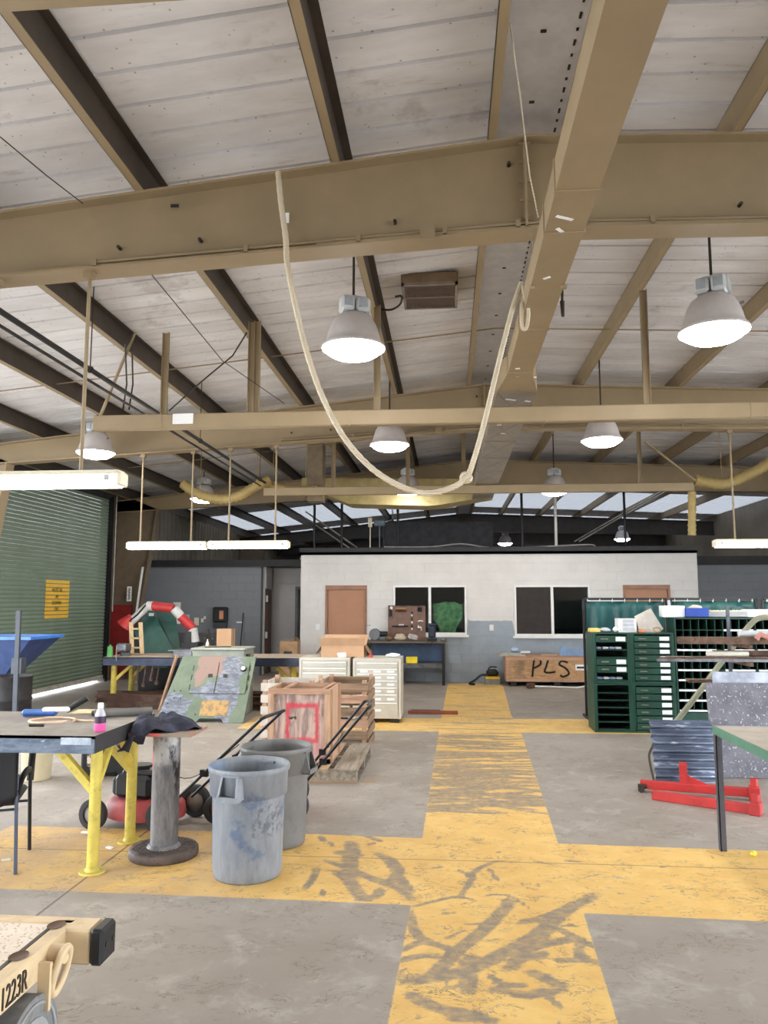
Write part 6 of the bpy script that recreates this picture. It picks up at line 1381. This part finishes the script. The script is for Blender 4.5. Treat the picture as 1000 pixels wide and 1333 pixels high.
# pigeonhole cabinet
t = thing('pigeonhole_cabinet', 'green pigeonhole bin cabinet with white label strips', 'cabinet', (3.85, 11.25, 0)); x0, x1, zz0, zz1 = 3.10, 4.75, 0.0, 1.56
b = MB(); b.bb(x0, x0 + .02, 11.0, 11.4, 0, zz1).bb(x1 - .02, x1, 11.0, 11.4, 0, zz1).bb(x0 + .02, x1 - .02, 11.0, 11.4, zz1 - .02, zz1).bb(x0 + .02, x1 - .02, 11.38, 11.4, 0, zz1 - .02).bb(x0 + .02, x1 - .02, 11.0, 11.38, 0, .28); part('body', b, m_green, t, True)
b = MB(); b.bb(x0 + .02, x1 - .02, 11.365, 11.379, .28, zz1 - .02); part('inner_back', b, m_greendk, t, True)
nz = 9
for i in range(nz):
    z = .30 + i * (1.22 / nz); b = MB(); b.bb(x0 + .02, x1 - .02, 11.02, 11.36, z, z + .008); part('shelf', b, m_green, t, True)
    for (a, c) in ((x0 + .03, x0 + .55), (x0 + .66, x0 + 1.05), (x0 + 1.1, x1 - .04)):
        if i != nz - 1 or a > x0 + .5: b = MB(); b.bb(a, c, 11.004, 11.012, z - .008, z + .016); part('label_strip', b, m_paper, t, True)
for k in range(15):
    x = x0 + .02 + k * .1075 + .1; b = MB(); b.bb(x, x + .006, 11.03, 11.36, .30, zz1 - .03); part('divider', b, m_green, t, True)
# on top of the cabinets
CZ = 1.351
def topp(x, y): return P(x, y, Y=11.15)
def toss(x0, x1, h, dep, name, mat, label, cat, y=11.2, z=CZ, bev=.01): b = MB(); a = P(x0, 823, Y=y).x; c = P(x1, 823, Y=y).x; b.bb(a, c, y - dep / 2, y + dep / 2, z, z + h, bev=bev); return solo(name, b, mat, label, cat)
toss(767, 780, .055, .2, 'yellow_box', M('pale_yellow_box', (232, 200, 112), .6), 'pale yellow box on the green cabinet edge', 'box')
solo('rag', lump((2.2, 11.2, CZ), (.075, .1, .03), 31), M('pale_cloth', (206, 214, 222), .8), 'pale bluish cloth on the packet cabinet', 'rag'); solo('rag', lump((2.335, 11.15, CZ), (.035, .08, .035), 32), m_paper, 'white crumpled cloth on the packet cabinet', 'rag')
t = thing('drawer_organizer', 'small white three-drawer organizer on the green cabinets', 'organizer', (2.49, 11.2, CZ)); bbs('case', t, m_white, -.125, .125, -.1, .12, 0, .19)
for k in range(3): bbs('drawer', t, M('organizer_grey', (190, 194, 204), .4), -.06, .09, -.106, -.1, .025 + k * .055, .07 + k * .055)
b = MB(); b.add([(2.66, 11.12, CZ), (2.93, 11.12, CZ), (2.99, 11.14, CZ + .05), (2.84, 11.18, CZ + .33), (2.62, 11.18, CZ + .22), (2.66, 11.3, CZ), (2.93, 11.3, CZ), (2.99, 11.28, CZ + .05), (2.84, 11.24, CZ + .33), (2.62, 11.24, CZ + .22)], [(0, 1, 2, 3, 4), (9, 8, 7, 6, 5), (0, 4, 9, 5), (1, 6, 7, 2), (2, 7, 8, 3), (3, 8, 9, 4)]); solo('paper_bag', b, M('crumpled_bag', (196, 190, 182), .8, var=.1, bump=.4), 'crumpled pale paper bag leaning on the green cabinets', 'bag')
toss(832, 840, .045, .1, 'orange_packet', M('orange_packet', (206, 128, 92), .6), 'small orange packet in front of the paper bag', 'packet', 11.07); b = MB(); q = Vector((2.88, 11.06, CZ + .04)); b.tube([q + Vector((.05 * math.cos(a), .02 * math.sin(a), .03 * math.sin(a))) for a in [i * .4 for i in range(17)]], .01, 6); solo('cord_coil', b, M('tan_cord', (170, 138, 98), .8), 'coil of tan cord in front of the paper bag', 'cord')
PZ = 1.561
toss(862, 890, .16, .25, 'white_carton', m_paper, 'white carton on top of the pigeonhole cabinet', 'box', 11.2, PZ)
t = thing('blue_bin', 'blue plastic bin heaped with pale parts', 'bin', (P(906, 815, Y=11.15).x - .005, 11.15, PZ)); b = MB(); b.bb(-.15, .15, -.12, .12, 0, .01).bb(-.15, .15, -.12, -.11, 0, .13).bb(-.15, .15, .11, .12, 0, .13).bb(-.15, -.14, -.11, .11, 0, .13).bb(.14, .15, -.11, .11, 0, .13); part('bin_shell', b, m_bluebin, t); o = part('contents', lump((0, 0, .02), (.12, .09, .07), 41), M('pale_parts', (206, 198, 190), .7), t, stuff=True)
t = thing('grey_tray', 'long grey tray of white packing foam on the pigeonhole cabinet', 'tray', (P(946, 820, Y=11.15).x, 11.15, PZ)); b = MB(); b.bb(-.26, .26, -.1, .1, 0, .01).bb(-.26, .26, -.1, -.09, 0, .08).bb(-.26, .26, .09, .1, 0, .08).bb(-.26, -.25, -.09, .09, 0, .08).bb(.25, .26, -.09, .09, 0, .08); part('tray_shell', b, m_grey, t)
b = MB()
for k in range(9):
    q = lump((-.21 + k * .052, 0, .03), (.035, .06, .035), 50 + k, 6); b.add(q.v, q.f, 0, True)
part('foam_pieces', b, M('cream_foam', (222, 214, 190), .8), t, stuff=True)
b = MB(); a = P(980, 798, Y=11.9); b.bb(a.x - .15, a.x + .45, 11.88, 11.92, a.z - .055, a.z + .055); solo('white_sign_board', b, m_white, 'blank white board hung on the curtain above the bent pipe', 'board')

# ---------------------------------------------------------------- steel rack with stock
t = thing('stock_rack', 'steel cantilever rack holding lengths of pipe and bar', 'rack', (3.4, 9.2, 0))
def rk(x, y, Y): return P(x, y, Y=Y)
up2 = P(947, 790, Y=9.4).x
b = MB(); b.bar((up2, 9.4, 0), (up2, 9.4, P(947, 790, Y=9.4).z), .032, .032); part('upright', b, M('blue_grey_steel', (92, 98, 108), .4, .5), t, True)
for z in (.60, .90, 1.13, 1.32):
    for x in (up2 + .0, 4.0):
        b = MB(); b.bar((x, 9.42, z - .03), (x, 8.75, z - .03), .04, .04); part('arm', b, m_rust, t, True)
b = MB(); b.bar((4.0, 9.4, 0), (4.0, 9.4, 1.5), .05, .05); part('upright', b, m_rust, t, True); b = MB(); b.bar((up2 - .1, 9.4, .03), (4.3, 9.4, .03), .06, .06); part('base_beam', b, m_rust, t, True)
for x in (up2, 4.0): b = MB(); b.bar((x, 8.6, .03), (x, 9.7, .03), .06, .06); part('foot', b, m_rust, t, True)
def stock(x0, y0, x1, z, Y, w, h, m, label, kind='bar', cat='bar'):
    a = P(x0, y0, Y=Y).x; b = MB(); xe = 4.4 if x1 is None else P(x1, y0, Y=Y).x
    if kind == 'pipe': b.cyl((a, Y, z + w / 2), (xe, Y, z + w / 2), w / 2, n=12)
    elif kind == 'angle': b.bb(a, xe, Y - w / 2, Y - w / 2 + .006, z, z + h).bb(a, xe, Y - w / 2, Y + w / 2, z, z + .006)
    else: b.bb(a, xe, Y - w / 2, Y + w / 2, z, z + h)
    solo('steel_stock' if kind != 'pipe' else 'steel_pipe', b, m, label, cat)
S = lambda y, Y: P(930, y, Y=Y).z
stock(884, 840, None, 1.312, 8.95, .12, .075, m_rust, 'thick rust-brown channel on the top arms of the rack'); stock(884, 845, None, 1.312, 9.15, .10, .05, M('dark_bar', (62, 58, 60), .5, .4), 'dark flat bar behind the thick channel on the rack'); stock(962, 833, None, 1.39, 8.95, .07, .07, M('pale_plastic_pipe', (196, 202, 206), .4), 'pale grey pipe lying on the thick brown channel', 'pipe', 'pipe')
stock(855, 863, None, 1.122, 8.85, .03, .03, m_steel, 'thin grey bar sticking farthest out of the rack'); stock(858, 872, None, 1.122, 8.95, .05, .045, m_rust, 'rusty angle bar under the thin grey bar on the rack', 'angle'); stock(868, 875, None, 1.122, 9.12, .05, .04, M('light_bar', (160, 146, 134), .5, .3), 'light flat bar on the second arms of the rack')
stock(921, 868, 975, 1.17, 8.97, .06, .06, M('cream_tube', (222, 218, 204), .4), 'short cream tube lying on the rack bars', 'pipe', 'tube'); stock(930, 859, None, 1.17, 9.2, .10, .055, m_rust, 'broad brown channel on the second arms of the rack')
stock(897, 902, None, .892, 8.9, .06, .03, m_rust, 'rust-brown flat bar on the third arms of the rack'); stock(894, 905, None, .892, 9.05, .04, .025, M('beige_bar', (168, 146, 130), .6), 'beige bar on the third arms of the rack'); stock(940, 908, None, .892, 9.2, .06, .05, m_brownsteel, 'dark brown bar on the third arms of the rack'); stock(965, 900, None, .925, 8.9, .05, .04, m_rust, 'short rusty offcut on top of the third rack bars')
stock(950, 930, None, .592, 8.85, .05, .03, m_bolt, 'black bar on the lowest arms of the rack'); stock(970, 925, None, .592, 9.05, .1, .05, m_steel, 'grey steel plate strip on the lowest arms of the rack')
b = MB(); b.tube(smooth_path([P(880, 940, Y=9.9), P(915, 895, Y=9.9), P(950, 848, Y=9.9), P(978, 812, Y=9.9), P(992, 804, Y=9.9), P(1006, 806, Y=9.9), P(1020, 820, Y=9.9), P(1030, 880, Y=9.9)], 6), .035, 10); bp_ = solo('bent_pipe', b, M('grey_green_pipe', (150, 150, 128), .5), 'grey-green bent pipe arching behind the rack', 'pipe')
b = MB(); b.bar(P(978, 890, Y=8.66), P(993, 925, Y=8.58), .06, .03); solo('rusty_bracket', b, m_rust, 'slanted rusty bracket on the rack', 'bracket')
b = MB(); b.tube([P(985, 832, Y=8.85), P(990, 826, Y=8.85), P(1000, 830, Y=8.85)], .03, 8); solo('glove', b, M('pink_glove', (206, 146, 134), .8), 'pink work glove lying on the top rack bars', 'glove')

# ---------------------------------------------------------------- sheets, red stands, table
def _corr():
    b = NB('corrugated_blue_grey'); v = b.obj(); f = b.noise(b.scale(v, (1, 1, 3)), 2, 4, .6); k = b.mix(b.step(f, .3, .7), (70, 78, 96), (112, 122, 142)); k = b.mix(b.math('MULTIPLY', b.step(b.noise(b.scale(v, (.8, 1, 5), (2, 0, 1)), 5, 5), .56, .66), .8), k, (186, 196, 214)); return b.done(k, .4, .3)
cxa, cxb = P(855, 1018, Z=0).x, P(931, 1018, Z=0).x
def cg(u, v): return (cxa + (cxb - cxa + .04) * u + .02 * v, 8.10 + .26 * v + .024 * math.sin(v * 2 * PI * 7.5), .0 + .56 * v)
b = MB(); b.grid(cg, 2, 90); o = solo('corrugated_sheet', b, _corr(), 'corrugated blue-grey sheet leaning below the rack', 'sheet'); o.modifiers.new('thickness', 'SOLIDIFY').thickness = .004
def _speck():
    b = NB('speckled_sheet'); v = b.obj(); k = b.mix(b.step(b.noise(v, 4, 5), .3, .7), (92, 92, 100), (120, 120, 130)); k = b.mix(b.math('MULTIPLY', b.step(b.noise(b.scale(v, (1, 1, .8)), 48, 4, .6), .60, .66), .8), k, (196, 198, 204)); return b.done(k, .5, .2)
b = MB(); b.box((0, 0, .47), (1.5, .012, .94), mat=RT((cxb + .80, 8.32, .004), -.13)); solo('speckled_sheet', b, _speck(), 'grey paint-speckled steel sheet leaning under the rack', 'sheet')
b = MB(); b.box((0, 0, .52), (1.4, .012, 1.04), mat=RT((cxb + .86, 8.46, .004), -.10)); solo('pale_sheet', b, M('pale_galvanised', (166, 172, 186), .4, .4, var=.25, sc=5), 'taller pale galvanised sheet leaning behind the speckled one', 'sheet')
b = MB(); b.tube(smooth_path([P(851, 970, Y=8.02), P(846, 980, Y=8.0), P(846, 990, Y=7.98), P(852, 1018, Y=7.93), P(856, 1024, Z=.013)], 5), .012, 6); solo('cable_loop', b, m_bolt, 'dark cable loop beside the corrugated sheet', 'cable')
def redstand(a, c, z, label, up):
    d = (c - a).normalized(); ang = math.atan2(d.y, d.x); L = (c - a).length
    t = thing('red_stand', label, 'stand', (a.x, a.y, 0), ang, 'red steel stands')
    b = MB(); b.bb(0, L, -.035, .035, z, z + .075, bev=.006); part('beam', b, m_red, t)
    b = MB(); b.bb(L - .04, L + .05, -.07, .05, 0, z + .10, bev=.008); part('foot', b, m_red, t); b = MB(); b.cyl((L + .005, -.01, z + .10), (L + .005, -.01, z + .165), .032, n=14); part('knob', b, m_red, t)
    if up:
        b = MB(); b.bb(L * .36, L * .36 + .07, -.03, .03, z + .075, z + .26); part('upright', b, m_red, t); b = MB(); b.add([(L * .36 + .07, -.02, z + .075), (L * .36 + .25, -.02, z + .075), (L * .36 + .07, -.02, z + .15), (L * .36 + .07, .0, z + .075), (L * .36 + .25, .0, z + .075), (L * .36 + .07, .0, z + .15)], [(0, 1, 2), (5, 4, 3), (0, 3, 4, 1), (1, 4, 5, 2)]); part('gusset', b, m_red, t)
        b = MB(); b.cyl((.01, -.06, .03), (.01, .06, .03), .03, n=12); b.cyl((-.02, -.045, z + .03), (.06, -.045, z + .03), .018, n=8); part('caster', b, m_bolt, t)
redstand(P(834, 1030, Z=0), P(982, 1042, Z=0), .03, 'red steel stand with an upright stub, lying nearer the corrugated sheet', True)
redstand(P(850, 1040, Z=0), P(984, 1060, Z=0), .0, 'plain red steel stand lying in front of another', False)
t = thing('side_table', 'green-edged steel table with a dark angle-iron leg', 'table', (2.6, 5.1, 0)); z = .87
tx, tX, ta, tb = 1.93, 3.3, 4.2, 5.98
bbs('table_top', t, M('pale_bench_top', (176, 166, 154), .6, var=.1), tx - 2.6 + .01, tX - 2.6, ta - 5.1, tb - 5.1 - .01, z - .012, z)
m_gedge = M('green_edge', (74, 118, 100), .5, var=.1); m_ang = M('angle_iron_grey', (86, 88, 98), .4, .5)
bbs('edge_rail', t, m_gedge, tx - 2.6 - .005, tx - 2.6 + .01, ta - 5.1, tb - 5.1, z - .055, z + .002); bbs('edge_rail', t, M('pale_edge', (150, 158, 156), .5), tx - 2.6, tX - 2.6, tb - 5.1 - .01, tb - 5.1 + .005, z - .055, z + .002)
for x, y in ((tx, tb), (tX - .05, tb), (tx, ta + .05), (tX - .05, ta + .05)):
    b = MB(); x -= 2.6; y -= 5.1; b.bb(x, x + .042, y - .05, y - .044, 0, z - .012).bb(x, x + .006, y - .05, y, 0, z - .012); part('leg', b, m_ang if True else 0, t)
    b = MB(); b.bb(x + .006, x + .043, y - .044, y - .04, 0, z - .012); part('leg_web', b, m_black, t)
b = MB(); b.bb(2.25, 2.75, 5.2, 5.7, .8705, .872); solo('paper_sheet', b, m_paper, 'white paper on the green-edged table', 'paper') if False else None
p = P(981, 1114, Z=0); b = MB(); b.lathe([(0, 0), (.018, .004), (.024, .016), (.018, .03), (0, .034)], 12, mat=Matrix.Translation((p.x, p.y, 0))); solo('yellow_ball', b, M('lime_ball', (226, 222, 80), .6), 'small lime-yellow ball on the floor by the table leg', 'ball')
# litter
def scrap(x, y, w, lb, m=m_woodx, z=.004): p = P(x, y, Z=0); b = MB(); b.box((0, 0, z), (w, w * .45, z * 2), mat=RT((p.x, p.y, 0), 0, 0, random.uniform(-.5, .5))); solo('floor_scrap', b, m, lb, 'scrap')
scrap(480, 1017, .14, 'torn tan paper scrap on the concrete right of the pallet', m_card); scrap(112, 1084, .07, 'small white scrap beside the mower wheel', m_paper); scrap(484, 1099, .06, 'tiny tan scrap on the yellow cross lane', m_card); scrap(143, 1104, .06, 'thin white strip on the floor between the table legs', m_paper); scrap(8, 1120, .06, 'small cream scrap on the floor under the chair', m_cream); scrap(745, 892, .0 + .05, 'tiny scrap near the crate', m_card)
